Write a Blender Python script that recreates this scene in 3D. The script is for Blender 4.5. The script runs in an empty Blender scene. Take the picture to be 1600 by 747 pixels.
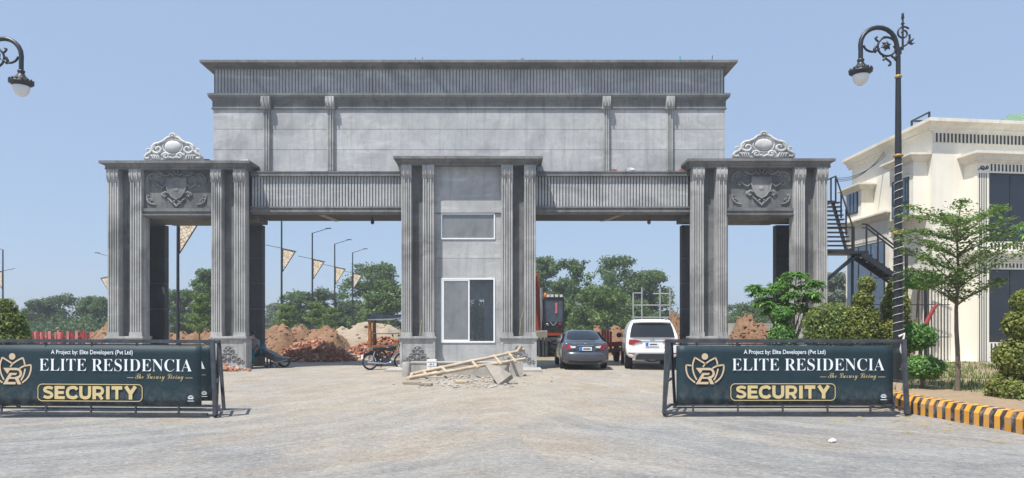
import bpy, bmesh, math, random
import numpy as np
from mathutils import Vector, Matrix, noise

rnd = random.Random(7)
rng = np.random.default_rng(7)
SC = bpy.context.scene
COL = SC.collection
PI = math.pi

# ------------------------------------------------------------------ camera
F, CX, HY, EYE = 1067.0, 788.0, 509.0, 1.6        # focal length in photo pixels, principal column, horizon row, eye height
cam_d = bpy.data.cameras.new('camera')
cam_d.sensor_width = 36.0
cam_d.lens = F * 36.0 / 1600.0
cam_d.shift_x = (800 - CX) / 1600.0
cam_d.shift_y = (HY - 373.5) / 1600.0
cam_d.clip_start = 0.1
cam_d.clip_end = 3000
cam = bpy.data.objects.new('camera', cam_d)
cam.location = (0, 0, EYE)
cam.rotation_euler = (PI / 2, 0, 0)
COL.objects.link(cam)
SC.camera = cam

# ------------------------------------------------------------------ light and sky
SUNV = Vector((-1.3, -1.5, 4.2)).normalized()
sun_d = bpy.data.lights.new('sun', 'SUN')
sun_d.energy = 5.0
sun_d.angle = math.radians(0.5)
sun_d.color = (1.0, 0.955, 0.89)
sun = bpy.data.objects.new('sun', sun_d)
sun.rotation_euler = SUNV.to_track_quat('Z', 'Y').to_euler()
sun.location = (-20, -10, 60)
COL.objects.link(sun)
W = bpy.data.worlds.new('World')
SC.world = W
W.use_nodes = True
wn = W.node_tree
sky = wn.nodes.new('ShaderNodeTexSky')
sky.sky_type = 'NISHITA'
sky.sun_disc = False
sky.sun_elevation = math.asin(SUNV.z)
sky.sun_rotation = math.atan2(SUNV.x, SUNV.y)
sky.altitude = 150
sky.air_density = 1.0
sky.dust_density = 1.0
sky.ozone_density = 2.0
veil = wn.nodes.new('ShaderNodeMix'); veil.data_type = 'RGBA'       # even summer haze over the whole sky
veil.inputs[0].default_value = .66
veil.inputs[7].default_value = (4.0, 5.3, 7.5, 1)
wn.links.new(sky.outputs[0], veil.inputs[6])
wn.links.new(veil.outputs[2], wn.nodes['Background'].inputs[0])
wn.nodes['Background'].inputs[1].default_value = 0.091
SC.view_settings.view_transform = 'Standard'
SC.view_settings.look = 'None'
SC.view_settings.exposure = 0.42
SC.view_settings.gamma = 1.0

# ------------------------------------------------------------------ helpers
def PX(px, D): return (px - CX) * D / F
def PZ(py, D): return EYE + (HY - py) * D / F
def P(px, py, D): return Vector((PX(px, D), D, PZ(py, D)))
def GD(py): return F * EYE / (py - HY)            # distance of a ground point at that row

def wloc(o):
    v = Vector((0, 0, 0))
    while o is not None:
        v = v + o.location
        o = o.parent
    return v

class MB:
    """collects polygons in world (or local) coordinates, builds ONE mesh object"""
    def __init__(s): s.v = []; s.f = []; s.s = []
    def add(s, vs, fs, smooth=False):
        n = len(s.v)
        s.v += [tuple(p) for p in vs]
        s.f += [tuple(i + n for i in f) for f in fs]
        s.s += [smooth] * len(fs)
        return s
    def box(s, x0, x1, y0, y1, z0, z1):
        return s.add([(x0,y0,z0),(x1,y0,z0),(x1,y1,z0),(x0,y1,z0),(x0,y0,z1),(x1,y0,z1),(x1,y1,z1),(x0,y1,z1)],
                     [(0,3,2,1),(4,5,6,7),(0,1,5,4),(1,2,6,5),(2,3,7,6),(3,0,4,7)])
    def obox(s, c, ax, ay, az):
        c = Vector(c); ax = Vector(ax); ay = Vector(ay); az = Vector(az)
        vs = [c - ax - ay - az, c + ax - ay - az, c + ax + ay - az, c - ax + ay - az,
              c - ax - ay + az, c + ax - ay + az, c + ax + ay + az, c - ax + ay + az]
        return s.add(vs, [(0,3,2,1),(4,5,6,7),(0,1,5,4),(1,2,6,5),(2,3,7,6),(3,0,4,7)])
    def bar(s, a, b, w, h=None, up=(0, 0, 1)):
        a = Vector(a); b = Vector(b); d = (b - a)
        L = d.length; d = d / L
        up = Vector(up)
        if abs(d.dot(up)) > 0.98: up = Vector((0, 1, 0))
        sx = d.cross(up).normalized(); u = sx.cross(d)
        return s.obox((a + b) / 2, d * L / 2, sx * w / 2, u * (h or w) / 2)
    def tube(s, pts, r, n=8, cap=True, smooth=True, closed=False):
        pts = [Vector(p) for p in pts]
        m = len(pts)
        rs = r if isinstance(r, (list, tuple)) else [r] * m
        rings = []
        prev = None
        for i in range(m):
            if closed: d = pts[(i + 1) % m] - pts[i - 1]
            elif i == 0: d = pts[1] - pts[0]
            elif i == m - 1: d = pts[-1] - pts[-2]
            else: d = pts[i + 1] - pts[i - 1]
            if d.length < 1e-9: d = Vector((0, 0, 1))
            d.normalize()
            if prev is None:
                u = Vector((0, 0, 1)) if abs(d.z) < 0.9 else Vector((1, 0, 0))
            else: u = prev
            x = d.cross(u)
            if x.length < 1e-6: x = d.cross(Vector((0, 1, 0)))
            x.normalize(); u = x.cross(d); prev = u
            rings.append([pts[i] + (x * math.cos(2 * PI * k / n) + u * math.sin(2 * PI * k / n)) * rs[i] for k in range(n)])
        vs = [p for rg in rings for p in rg]
        fs = []
        for i in range(m if closed else m - 1):
            for k in range(n):
                j = (i + 1) % m
                fs.append((i * n + k, i * n + (k + 1) % n, j * n + (k + 1) % n, j * n + k))
        s.add(vs, fs, smooth)
        if cap and not closed:
            s.add(rings[0], [tuple(range(n))[::-1]])
            s.add(rings[-1], [tuple(range(n))])
        return s
    def lathe(s, c, prof, n=16, axis='Z', smooth=True):
        c = Vector(c); vs = []
        for r, h in prof:
            for k in range(n):
                a = 2 * PI * k / n
                if axis == 'Z': q = (r * math.cos(a), r * math.sin(a), h)
                elif axis == 'Y': q = (r * math.cos(a), h, r * math.sin(a))
                else: q = (h, r * math.cos(a), r * math.sin(a))
                vs.append(c + Vector(q))
        fs = []
        for i in range(len(prof) - 1):
            for k in range(n):
                fs.append((i * n + k, i * n + (k + 1) % n, (i + 1) * n + (k + 1) % n, (i + 1) * n + k))
        s.add(vs, fs, smooth)
        s.add(vs[:n], [tuple(range(n))[::-1]]); s.add(vs[-n:], [tuple(range(n))])
        return s
    def prism(s, poly, vec, smooth=False):
        """planar 3-D polygon extruded along vec"""
        vec = Vector(vec); a = [Vector(p) for p in poly]; n = len(a)
        vs = a + [p + vec for p in a]
        s.add(vs, [tuple(range(n))[::-1], tuple(range(n, 2 * n))])
        return s.add(vs, [(i, (i + 1) % n, n + (i + 1) % n, n + i) for i in range(n)], smooth)
    def ball(s, c, rx, ry, rz, nu=10, nv=7, jit=0, smooth=True):
        c = Vector(c); vs = [c + Vector((0, 0, -rz))]
        for i in range(1, nv):
            t = PI * i / nv
            for k in range(nu):
                a = 2 * PI * k / nu
                j = 1 + (rnd.random() - .5) * jit
                vs.append(c + Vector((rx * math.sin(t) * math.cos(a) * j, ry * math.sin(t) * math.sin(a) * j, -rz * math.cos(t) * j)))
        vs.append(c + Vector((0, 0, rz)))
        fs = [(0, 1 + (k + 1) % nu, 1 + k) for k in range(nu)]
        for i in range(nv - 2):
            for k in range(nu):
                a = 1 + i * nu
                fs.append((a + k, a + (k + 1) % nu, a + nu + (k + 1) % nu, a + nu + k))
        a = 1 + (nv - 2) * nu
        fs += [(a + k, a + (k + 1) % nu, len(vs) - 1) for k in range(nu)]
        return s.add(vs, fs, smooth)
    def quad(s, a, b, c, d): return s.add([a, b, c, d], [(0, 1, 2, 3)])
    def xform(s, M):
        s.v = [tuple(M @ Vector(p)) for p in s.v]; return s
    def build(s, name, mat, parent=None, local=False):
        me = bpy.data.meshes.new(name)
        off = Vector((0, 0, 0)) if (parent is None or local) else wloc(parent)
        v = [(p[0] - off.x, p[1] - off.y, p[2] - off.z) for p in s.v]
        me.from_pydata(v, [], s.f)
        if any(s.s): me.polygons.foreach_set('use_smooth', s.s)
        if mat: me.materials.append(mat)
        me.update()
        o = bpy.data.objects.new(name, me)
        COL.objects.link(o)
        if parent: o.parent = parent
        return o

def tag(o, label=None, cat=None, group=None, kind=None):
    if label: o['label'] = label
    if cat: o['category'] = cat
    if group: o['group'] = group
    if kind: o['kind'] = kind
    return o

def empty(name, loc=(0, 0, 0), rz=0.0, **k):
    o = bpy.data.objects.new(name, None)
    o.empty_display_size = 0.2
    o.location = loc; o.rotation_euler = (0, 0, rz)
    COL.objects.link(o)
    return tag(o, **k)

def copy_tree(o, parent=None):
    c = o.copy(); COL.objects.link(c)
    if parent is not None: c.parent = parent
    for ch in list(o.children): copy_tree(ch, c)
    return c

def mesh_np(name, V, polys_n, mat, parent=None, smooth=False):
    """V: (N*k,3) array of N polygons of k corners"""
    k = polys_n; n = len(V) // k
    off = wloc(parent) if parent is not None else Vector((0, 0, 0))
    me = bpy.data.meshes.new(name)
    me.vertices.add(n * k)
    me.vertices.foreach_set('co', (V - np.array(off)).astype(np.float32).ravel())
    me.loops.add(n * k)
    me.loops.foreach_set('vertex_index', np.arange(n * k, dtype=np.int32))
    me.polygons.add(n)
    me.polygons.foreach_set('loop_start', np.arange(0, n * k, k, dtype=np.int32))
    me.polygons.foreach_set('loop_total', np.full(n, k, dtype=np.int32))
    if smooth: me.polygons.foreach_set('use_smooth', np.ones(n, dtype=bool))
    me.update(calc_edges=True)
    me.materials.append(mat)
    o = bpy.data.objects.new(name, me); COL.objects.link(o)
    if parent is not None: o.parent = parent
    return o

# ------------------------------------------------------------------ materials
class NT:
    def __init__(s, name):
        s.m = bpy.data.materials.new(name); s.m.use_nodes = True
        s.t = s.m.node_tree; s.b = s.t.nodes['Principled BSDF']
        s.out = s.t.nodes['Material Output']
    def n(s, typ, **kw):
        x = s.t.nodes.new(typ)
        for k, v in kw.items():
            if k.startswith('i_'): x.inputs[k[2:].replace('_', ' ')].default_value = v
            else: setattr(x, k, v)
        return x
    def l(s, a, b): s.t.links.new(a, b)
    def coord(s, scale=(1, 1, 1), kind='Object', rot=(0, 0, 0)):
        tc = s.n('ShaderNodeTexCoord'); mp = s.n('ShaderNodeMapping')
        mp.inputs['Scale'].default_value = scale; mp.inputs['Rotation'].default_value = rot
        s.l(tc.outputs[kind], mp.inputs['Vector']); return mp.outputs[0]
    def noise(s, vec, scale, detail=4, rough=.55, dist=0.0):
        x = s.n('ShaderNodeTexNoise'); x.inputs['Scale'].default_value = scale
        x.inputs['Detail'].default_value = detail; x.inputs['Roughness'].default_value = rough
        x.inputs['Distortion'].default_value = dist
        s.l(vec, x.inputs['Vector']); return x.outputs[0]
    def ramp(s, fac, stops):
        x = s.n('ShaderNodeValToRGB'); e = x.color_ramp.elements
        while len(e) < len(stops): e.new(.5)
        for el, (p, c) in zip(e, stops):
            el.position = p
            el.color = (c, c, c, 1) if isinstance(c, (int, float)) else (*c, 1)
        s.l(fac, x.inputs[0]); return x.outputs[0]
    def mix(s, a, b, fac, mode='MIX'):
        x = s.n('ShaderNodeMix', data_type='RGBA', blend_type=mode)
        for sock, v in ((x.inputs[0], fac), (x.inputs[6], a), (x.inputs[7], b)):
            if isinstance(v, (int, float)): sock.default_value = v
            elif isinstance(v, tuple): sock.default_value = (*v, 1) if len(v) == 3 else v
            else: s.l(v, sock)
        return x.outputs[2]
    def math(s, op, a, b=0.0):
        x = s.n('ShaderNodeMath', operation=op)
        for sock, v in ((x.inputs[0], a), (x.inputs[1], b)):
            if isinstance(v, (int, float)): sock.default_value = v
            else: s.l(v, sock)
        return x.outputs[0]
    def bump(s, h, strength=.3, dist=.02):
        x = s.n('ShaderNodeBump'); x.inputs['Strength'].default_value = strength
        x.inputs['Distance'].default_value = dist
        s.l(h, x.inputs['Height']); s.l(x.outputs[0], s.b.inputs['Normal'])
    def base(s, c):
        if isinstance(c, tuple): s.b.inputs['Base Color'].default_value = (*c, 1)
        else: s.l(c, s.b.inputs['Base Color'])
    def rough(s, r): s.b.inputs['Roughness'].default_value = r

def concrete(name, a, b, streak=.5, blotch=1.0, grain=.3, dark=0.55, patch=.5, tint=(.30, .31, .33)):
    """a lighter, b darker plaster tone; dark = strength of damp stains; patch = cement repairs and trowel patches"""
    m = NT(name)
    v = m.coord(); vs = m.coord((2.2, 2.2, .13)); vh = m.coord((.35, .35, 2.0))
    n1 = m.noise(v, .8 * blotch, 8, .66, .5)
    n2 = m.noise(vs, 2.6, 6, .66, .2)
    n3 = m.noise(v, 30, 5, .7)
    n4 = m.noise(v, .42, 5, .6, 1.0)
    n5 = m.noise(vh, 1.3, 6, .65, .6)
    n6 = m.noise(v, 5.5, 6, .7, .4)
    c = m.mix(b, a, m.ramp(n1, [(.34, 0.0), (.62, 1.0)]))
    c = m.mix(c, tuple(min(.8, x * 1.22) for x in a), m.math('MULTIPLY', m.ramp(n5, [(.55, 0.0), (.66, 1.0)]), patch * .8))
    c = m.mix(c, tint, m.math('MULTIPLY', m.ramp(n6, [(.50, 0.0), (.64, 1.0)]), patch * .55))
    c = m.mix(c, tuple(x * .50 for x in b), m.math('MULTIPLY', m.ramp(n2, [(.50, 0.0), (.68, 1.0)]), streak))
    c = m.mix(c, tuple(x * dark for x in b), m.math('MULTIPLY', m.ramp(n4, [(.54, 0.0), (.66, 1.0)]), .6))
    c = m.mix(c, (.03, .03, .03), m.math('MULTIPLY', m.ramp(n3, [(.54, 0.0), (.72, 1.0)]), grain * .6))
    c = m.mix(c, (.66, .65, .62), m.math('MULTIPLY', m.ramp(n3, [(.30, 1.0), (.42, 0.0)]), grain * .45))
    m.base(c); m.rough(.92)
    m.bump(m.math('ADD', m.noise(v, 60, 5, .7), n6), .45, .01)
    return m.m

def simple(name, c, rough=.6, var=.12, scale=6, metal=0.0, bump=0, bscale=40, stretch=(1, 1, 1), spec=.5, coat=0):
    m = NT(name)
    v = m.coord(stretch)
    n = m.noise(v, scale, 4, .6)
    col = m.mix(tuple(max(0, x * (1 - var)) for x in c), tuple(min(1, x * (1 + var)) for x in c), m.ramp(n, [(.3, 0.0), (.7, 1.0)]))
    m.base(col); m.rough(rough); m.b.inputs['Metallic'].default_value = metal
    m.b.inputs['Specular IOR Level'].default_value = spec
    if coat: m.b.inputs['Coat Weight'].default_value = coat; m.b.inputs['Coat Roughness'].default_value = .06
    if bump: m.bump(m.noise(v, bscale, 4, .6), bump, .01)
    return m.m

def leafmat(name, dark, light, trans=.35, tip=None, rough=.5, var=1.0):
    m = NT(name)
    g = m.n('ShaderNodeNewGeometry')
    r = m.ramp(g.outputs['Random Per Island'], [(0.0, dark), (.55, tuple((a + b) / 2 for a, b in zip(dark, light))), (.93, light)] + ([(1.0, tip)] if tip else []))
    m.base(r); m.rough(rough); m.b.inputs['Specular IOR Level'].default_value = .35
    tr = m.n('ShaderNodeBsdfTranslucent'); mx = m.n('ShaderNodeMixShader')
    m.l(m.mix(r, (.9, 1.0, .25), .35, 'MULTIPLY'), tr.inputs[0])
    mx.inputs[0].default_value = trans
    m.l(m.b.outputs[0], mx.inputs[1]); m.l(tr.outputs[0], mx.inputs[2]); m.l(mx.outputs[0], m.out.inputs[0])
    return m.m

def glassmat(name, tint, film, film_amt, gloss, rough=.02):
    """window glass: tinted see-through, a film of dust, and a mirror share"""
    m = NT(name)
    t = m.n('ShaderNodeBsdfTransparent'); t.inputs[0].default_value = (*tint, 1)
    d = m.n('ShaderNodeBsdfDiffuse'); d.inputs[0].default_value = (*film, 1)
    g = m.n('ShaderNodeBsdfGlossy'); g.inputs[0].default_value = (.9, .95, 1, 1); g.inputs['Roughness'].default_value = rough
    a = m.n('ShaderNodeMixShader'); b = m.n('ShaderNodeMixShader')
    nz = m.noise(m.coord((1, 1, .5)), 2.5, 4)
    m.l(m.math('MULTIPLY', m.ramp(nz, [(.25, .6), (.75, 1.0)]), film_amt), a.inputs[0])
    m.l(t.outputs[0], a.inputs[1]); m.l(d.outputs[0], a.inputs[2])
    fr = m.n('ShaderNodeFresnel'); fr.inputs[0].default_value = 1.45
    m.l(m.math('ADD', fr.outputs[0], gloss), b.inputs[0])
    m.l(a.outputs[0], b.inputs[1]); m.l(g.outputs[0], b.inputs[2]); m.l(b.outputs[0], m.out.inputs[0])
    return m.m

M = {}
M['wall'] = concrete('gate_plaster_smooth', (.465, .468, .465), (.345, .35, .355), .38, grain=.28, dark=.66, patch=.75, tint=(.29, .305, .325))
M['plaster'] = concrete('gate_plaster_moulded', (.45, .447, .43), (.285, .285, .28), .65, grain=.32, dark=.55, patch=.55)
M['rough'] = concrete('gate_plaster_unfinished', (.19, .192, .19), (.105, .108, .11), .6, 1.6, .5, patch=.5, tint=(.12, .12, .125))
M['dark'] = concrete('gate_concrete_shaded', (.075, .08, .086), (.048, .052, .056), .4, patch=.3, tint=(.055, .06, .065))  # rear legs, beam undersides, frieze grooves: their shade is put into this dark tone
M['cornice'] = concrete('gate_cornice_plaster', (.215, .215, .212), (.13, .133, .136), .55, grain=.35, patch=.6, tint=(.12, .125, .135))
M['slab'] = concrete('broken_slab_concrete', (.30, .27, .235), (.22, .20, .175), .3, 2, .5, patch=.3)
M['crest'] = concrete('crest_white_plaster', (.60, .60, .58), (.46, .46, .45), .35, patch=.15)
M['relief'] = concrete('relief_grey_plaster', (.25, .253, .252), (.175, .178, .18), .4, patch=.3)
M['block'] = concrete('low_wall_concrete', (.45, .43, .39), (.33, .315, .29), .3, 2, patch=.3)
M['upvc'] = simple('white_window_frame', (.80, .82, .83), .4, .03)
M['pane'] = glassmat('dusty_booth_glass', (.8, .84, .85), (.36, .375, .38), .62, .01)
M['pane_clear'] = glassmat('clean_booth_glass', (.9, .92, .93), (.30, .32, .35), .07, .0, .02)
M['interior'] = simple('booth_inside_plaster', (.62, .63, .66), .9, .2, 3)
M['black'] = simple('black_painted_steel', (.016, .018, .022), .42, .25, 8)
M['steel'] = simple('dusty_dark_steel', (.045, .052, .065), .5, .45, 7)
M['galv'] = simple('galvanised_tube', (.34, .35, .36), .5, .2)
M['rust'] = simple('rusty_rod', (.16, .07, .035), .8, .3)
M['gold'] = simple('gold_band_paint', (.42, .25, .07), .45, .2)
M['lampglass'] = simple('frosted_lamp_glass', (.72, .74, .74), .25, .05, 3)
M['cream'] = concrete('cream_render', (.84, .80, .69), (.78, .74, .635), .12, .6, .06, .9, patch=.0)
M['creamtrim'] = concrete('cream_moulding', (.78, .735, .63), (.69, .645, .545), .3, .8, .1, .85, patch=.1, tint=(.5, .46, .38))
M['winglass'] = simple('dark_tinted_glass', (.008, .010, .014), .03, .2, 1, spec=.9)
M['blueglass'] = simple('pale_reflective_glass', (.16, .2, .24), .04, .2, 1, metal=.75)
M['winframe'] = simple('black_window_frame', (.02, .022, .026), .4, .2)
M['slot'] = simple('dark_slot_paint', (.05, .055, .05), .8, .2)
M['wood'] = simple('raw_bamboo_pole', (.44, .355, .255), .8, .3, 9, bump=.4, stretch=(.3, 1, 1))
M['woodor'] = simple('orange_worn_wood', (.26, .10, .03), .7, .5, 9)
M['brick'] = None
M['canopy'] = simple('grey_tarpaulin', (.12, .125, .13), .8, .3)
M['tyre'] = simple('tyre_rubber', (.022, .022, .022), .85, .25, 20)
M['rim'] = simple('alloy_rim', (.5, .5, .52), .35, .1, metal=.8)
M['whitepaint'] = simple('white_car_paint', (.80, .81, .81), .22, .02, 2, coat=.6)
M['greypaint'] = simple('grey_car_paint', (.085, .098, .118), .26, .06, 2, metal=.55, coat=.7)
M['carglass'] = simple('car_window_glass', (.010, .012, .014), .04, .1, 1, spec=.8)
M['cabglass'] = simple('dusty_cab_glass', (.055, .07, .095), .08, .35, 2.2)
M['taillight'] = simple('red_tail_lens', (.30, .012, .016), .15, .2, 14, coat=.6)
M['clearlens'] = simple('clear_tail_lens', (.62, .6, .6), .12, .2, 14, coat=.6)
M['plastic'] = simple('black_bumper_plastic', (.018, .019, .02), .55, .2)
M['chrome'] = simple('chrome_trim', (.75, .76, .78), .15, .05, metal=1.0)
M['plate'] = simple('white_number_plate', (.72, .74, .76), .4, .05)
M['plateblue'] = simple('blue_plate_band', (.02, .16, .55), .4, .05)
M['orange'] = simple('excavator_orange_paint', (.27, .045, .015), .45, .2, 4)
M['redpaint'] = simple('red_oxide_paint', (.30, .03, .03), .6, .3, 5)
M['pinkred'] = simple('faded_red_paint', (.50, .16, .15), .7, .25, 5)
M['amber'] = simple('amber_beacon_lens', (.6, .16, .02), .2, .1)
M['bark'] = simple('grey_brown_bark', (.16, .125, .095), .9, .35, 14, bump=.5, stretch=(1, 1, .3))
M['rope'] = simple('white_rope_light', (.62, .60, .56), .6, .1)
M['tealboard'] = simple('dark_teal_vinyl', (.011, .030, .040), .55, .22, 1.3, spec=.3)
def vinyl():
    m = NT('dark_teal_vinyl'); v = m.coord(); tc = m.n('ShaderNodeTexCoord'); sp = m.n('ShaderNodeSeparateXYZ'); m.l(tc.outputs['Object'], sp.inputs[0])
    n = m.noise(v, 1.5, 4); n2 = m.noise(v, 7, 5, .7)
    c = m.mix((.010, .027, .036), (.017, .040, .052), m.ramp(n, [(.3, 0.0), (.7, 1.0)]))
    lo = m.n('ShaderNodeMapRange')                       # road dust splashed on the lower edge
    for i, x in enumerate((.22, .62, .55, .04)): lo.inputs[1 + i].default_value = x
    m.l(sp.outputs[2], lo.inputs[0])
    c = m.mix(c, (.22, .20, .17), m.math('MULTIPLY', lo.outputs[0], m.ramp(n2, [(.42, 0.0), (.75, 1.0)])))
    m.base(c); m.rough(.55); m.b.inputs['Specular IOR Level'].default_value = .3
    return m.m
M['tealboard'] = vinyl()
M['signwhite'] = simple('sign_white_print', (.78, .82, .86), .5, .02)
M['signgold'] = simple('sign_gold_print', (.62, .49, .24), .5, .04)
M['signtan'] = simple('sign_tan_print', (.60, .46, .30), .5, .06)
def scuffed(name, c):
    m = NT(name); v = m.coord(); tc = m.n('ShaderNodeTexCoord'); g = m.n('ShaderNodeNewGeometry'); oi = m.n('ShaderNodeObjectInfo')
    pos = m.n('ShaderNodeMapping'); m.l(g.outputs['Position'], pos.inputs[0])
    n = m.noise(pos.outputs[0], 7, 6, .7, .4); n2 = m.noise(pos.outputs[0], 30, 4, .7)
    k = m.mix(tuple(x * .8 for x in c), tuple(min(1, x * 1.12) for x in c), oi.outputs['Random'])
    k = m.mix(k, (.34, .30, .25), m.math('MULTIPLY', m.ramp(n, [(.48, 0.0), (.66, 1.0)]), .6))
    k = m.mix(k, (.30, .28, .26), m.math('MULTIPLY', m.ramp(n2, [(.60, 0.0), (.70, 1.0)]), .7))
    m.base(k); m.rough(.8); return m.m
M['yellow'] = scuffed('kerb_yellow_paint', (.72, .33, .035))
M['kerbblack'] = scuffed('kerb_black_paint', (.026, .027, .032))
M['skin'] = simple('brown_skin', (.28, .16, .10), .55, .1)
M['hair'] = simple('black_hair', (.012, .010, .009), .5, .2)
M['shirt'] = simple('grey_cotton', (.22, .235, .26), .85, .2)
M['tealcloth'] = simple('teal_cotton', (.02, .13, .15), .85, .25)
M['bluecloth'] = simple('light_blue_cloth', (.045, .17, .24), .85, .2)
M['greennet'] = simple('green_shade_net', (.13, .22, .14), .85, .5, 9)
M['paper'] = simple('white_litter', (.75, .75, .74), .7, .05)
M['board'] = simple('white_foam_board', (.8, .8, .79), .7, .04)
M['straw'] = simple('dry_straw', (.42, .34, .17), .9, .2)
M['greenpipe'] = simple('green_plastic_pipe', (.02, .42, .30), .4, .1)
M['plank'] = simple('weathered_plank', (.30, .25, .19), .85, .3, 8, stretch=(.2, 1, 1))

def brickmat():
    m = NT('red_clay_brick')
    g = m.n('ShaderNodeNewGeometry'); oi = m.n('ShaderNodeObjectInfo')
    r = m.math('FRACT', m.math('ADD', g.outputs['Random Per Island'], oi.outputs['Random']))
    c = m.ramp(r, [(0, (.20, .075, .045)), (.5, (.34, .13, .075)), (.85, (.46, .22, .14)), (1, (.50, .36, .27))])
    n = m.noise(m.coord(), 14, 4)
    m.base(m.mix(c, (.42, .36, .30), m.math('MULTIPLY', m.ramp(n, [(.5, 0.0), (.75, 1.0)]), .5)))
    m.rough(.92); return m.m
M['brick'] = brickmat()

def earth(name, a, b, c3, scale=1.2):
    m = NT(name); v = m.coord()
    n1 = m.noise(v, scale, 6, .65, .3); n2 = m.noise(v, 9, 5, .7)
    c = m.mix(a, b, m.ramp(n1, [(.35, 0.0), (.65, 1.0)]))
    c = m.mix(c, c3, m.math('MULTIPLY', m.ramp(n2, [(.5, 0.0), (.7, 1.0)]), .6))
    m.base(c); m.rough(.95); m.bump(m.noise(v, 7, 6, .7), .9, .12); return m.m
M['dirt'] = earth('brown_excavated_earth', (.235, .13, .072), (.30, .185, .11), (.15, .08, .045))
M['sand'] = earth('pale_sand_heap', (.40, .33, .25), (.34, .275, .2), (.27, .21, .155))
M['gravel'] = earth('grey_gravel_heap', (.36, .35, .335), (.30, .29, .275), (.22, .21, .2), 5)
M['soil'] = earth('verge_soil', (.40, .29, .19), (.33, .24, .15), (.22, .2, .09))

def groundmat():
    m = NT('dusty_asphalt')
    tc = m.n('ShaderNodeTexCoord'); sp = m.n('ShaderNodeSeparateXYZ'); m.l(tc.outputs['Object'], sp.inputs[0])
    v = tc.outputs['Object']
    big = m.noise(v, .22, 5, .6, .7)
    med = m.noise(v, 1.1, 6, .65, .5)
    fine = m.noise(v, 28, 6, .75)
    speck = m.noise(v, 120, 2, .6)
    # tyre tracks sweep in from both sides and turn towards the gate: noise laid along those curves
    wv = m.noise(v, .13, 3, .5); wy = m.noise(v, .17, 3, .5)
    xa = m.math('ADD', m.math('ADD', sp.outputs[0], -.4), m.math('MULTIPLY', m.math('SUBTRACT', wv, .5), 4.0))
    ax_ = m.math('SQRT', m.math('ADD', m.math('MULTIPLY', xa, xa), 2.5))
    yo = m.math('MAXIMUM', m.math('ADD', m.math('SUBTRACT', sp.outputs[1], 4.4), m.math('MULTIPLY', m.math('SUBTRACT', wy, .5), 3.0)), .05)
    ff = m.math('SQRT', m.math('MULTIPLY', ax_, yo)); gg = m.math('SUBTRACT', m.math('MULTIPLY', sp.outputs[1], .8), ax_)
    def track(kf, kg, sc, det, dist, seed):
        cb = m.n('ShaderNodeCombineXYZ'); m.l(m.math('MULTIPLY', ff, kf), cb.inputs[0]); m.l(m.math('MULTIPLY', gg, kg), cb.inputs[1]); m.l(m.math('ADD', m.math('MULTIPLY', m.math('SIGN', xa), .37), seed), cb.inputs[2])
        return m.noise(cb.outputs[0], sc, det, .66, dist)
    s1 = track(1.5, .16, 1.6, 7, .15, 1.0); s2 = track(3.2, .30, 1.5, 8, .15, 4.0); s3 = track(1.1, .35, 1.3, 8, .3, 7.0); s4 = track(6.5, .30, 1.6, 8, .1, 9.0)
    grit = m.noise(v, 13, 9, .82); grit2 = m.noise(m.coord((.45, 1.6, 1)), 9, 8, .8)
    grey = m.mix((.215, .215, .215), (.30, .298, .29), m.ramp(med, [(.35, 0.0), (.62, 1.0)]))
    grey = m.mix(grey, (.16, .163, .168), m.math('MULTIPLY', m.ramp(s2, [(.46, 0.0), (.62, 1.0)]), .58))
    grey = m.mix(grey, (.38, .368, .34), m.math('MULTIPLY', m.ramp(s1, [(.50, 0.0), (.64, 1.0)]), .58))
    grey = m.mix(grey, (.42, .40, .365), m.math('MULTIPLY', m.ramp(s4, [(.53, 0.0), (.68, 1.0)]), .42))
    tan = m.mix((.33, .28, .215), (.40, .35, .28), m.ramp(med, [(.35, 0.0), (.65, 1.0)]))
    tan = m.mix(tan, (.24, .185, .13), m.math('MULTIPLY', m.ramp(s3, [(.5, 0.0), (.64, 1.0)]), .55))
    tan = m.mix(tan, (.27, .262, .25), m.math('MULTIPLY', m.ramp(s4, [(.38, 1.0), (.50, 0.0)]), .6))
    tan = m.mix(tan, (.44, .41, .36), m.math('MULTIPLY', m.ramp(s2, [(.36, 1.0), (.46, 0.0)]), .5))
    # dust thickens from the surfaced road at the viewer towards the gate
    far = m.n('ShaderNodeMapRange'); far.interpolation_type = 'SMOOTHSTEP'
    for i, x in enumerate((7.0, 19.0, .02, .50)): far.inputs[1 + i].default_value = x
    m.l(sp.outputs[1], far.inputs[0])
    ab = m.math('ABSOLUTE', m.math('ADD', sp.outputs[0], .6))
    mid = m.n('ShaderNodeMapRange'); mid.interpolation_type = 'SMOOTHSTEP'
    for i, x in enumerate((0.5, 6.5, .30, .06)): mid.inputs[1 + i].default_value = x
    m.l(ab, mid.inputs[0])
    dust = m.math('ADD', m.math('ADD', far.outputs[0], mid.outputs[0]), m.math('MULTIPLY', m.math('SUBTRACT', big, .5), 1.5))
    dust = m.math('ADD', dust, m.math('MULTIPLY', m.math('SUBTRACT', s3, .5), 1.3))
    c = m.mix(grey, tan, m.ramp(dust, [(.12, 0.0), (.62, 1.0)]))
    c = m.mix(c, (.16, .15, .14), m.math('MULTIPLY', m.ramp(fine, [(.53, 0.0), (.66, 1.0)]), .62))
    c = m.mix(c, (.44, .43, .40), m.math('MULTIPLY', m.ramp(fine, [(.34, 1.0), (.46, 0.0)]), .5))
    c = m.mix(c, (.10, .095, .09), m.math('MULTIPLY', m.ramp(speck, [(.66, 0.0), (.72, 1.0)]), .55))
    # a worn joint where the asphalt ends: open earth beyond the gate
    be = m.n('ShaderNodeMapRange')
    for i, x in enumerate((29.0, 33.0, .0, 1.0)): be.inputs[1 + i].default_value = x
    m.l(sp.outputs[1], be.inputs[0])
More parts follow.
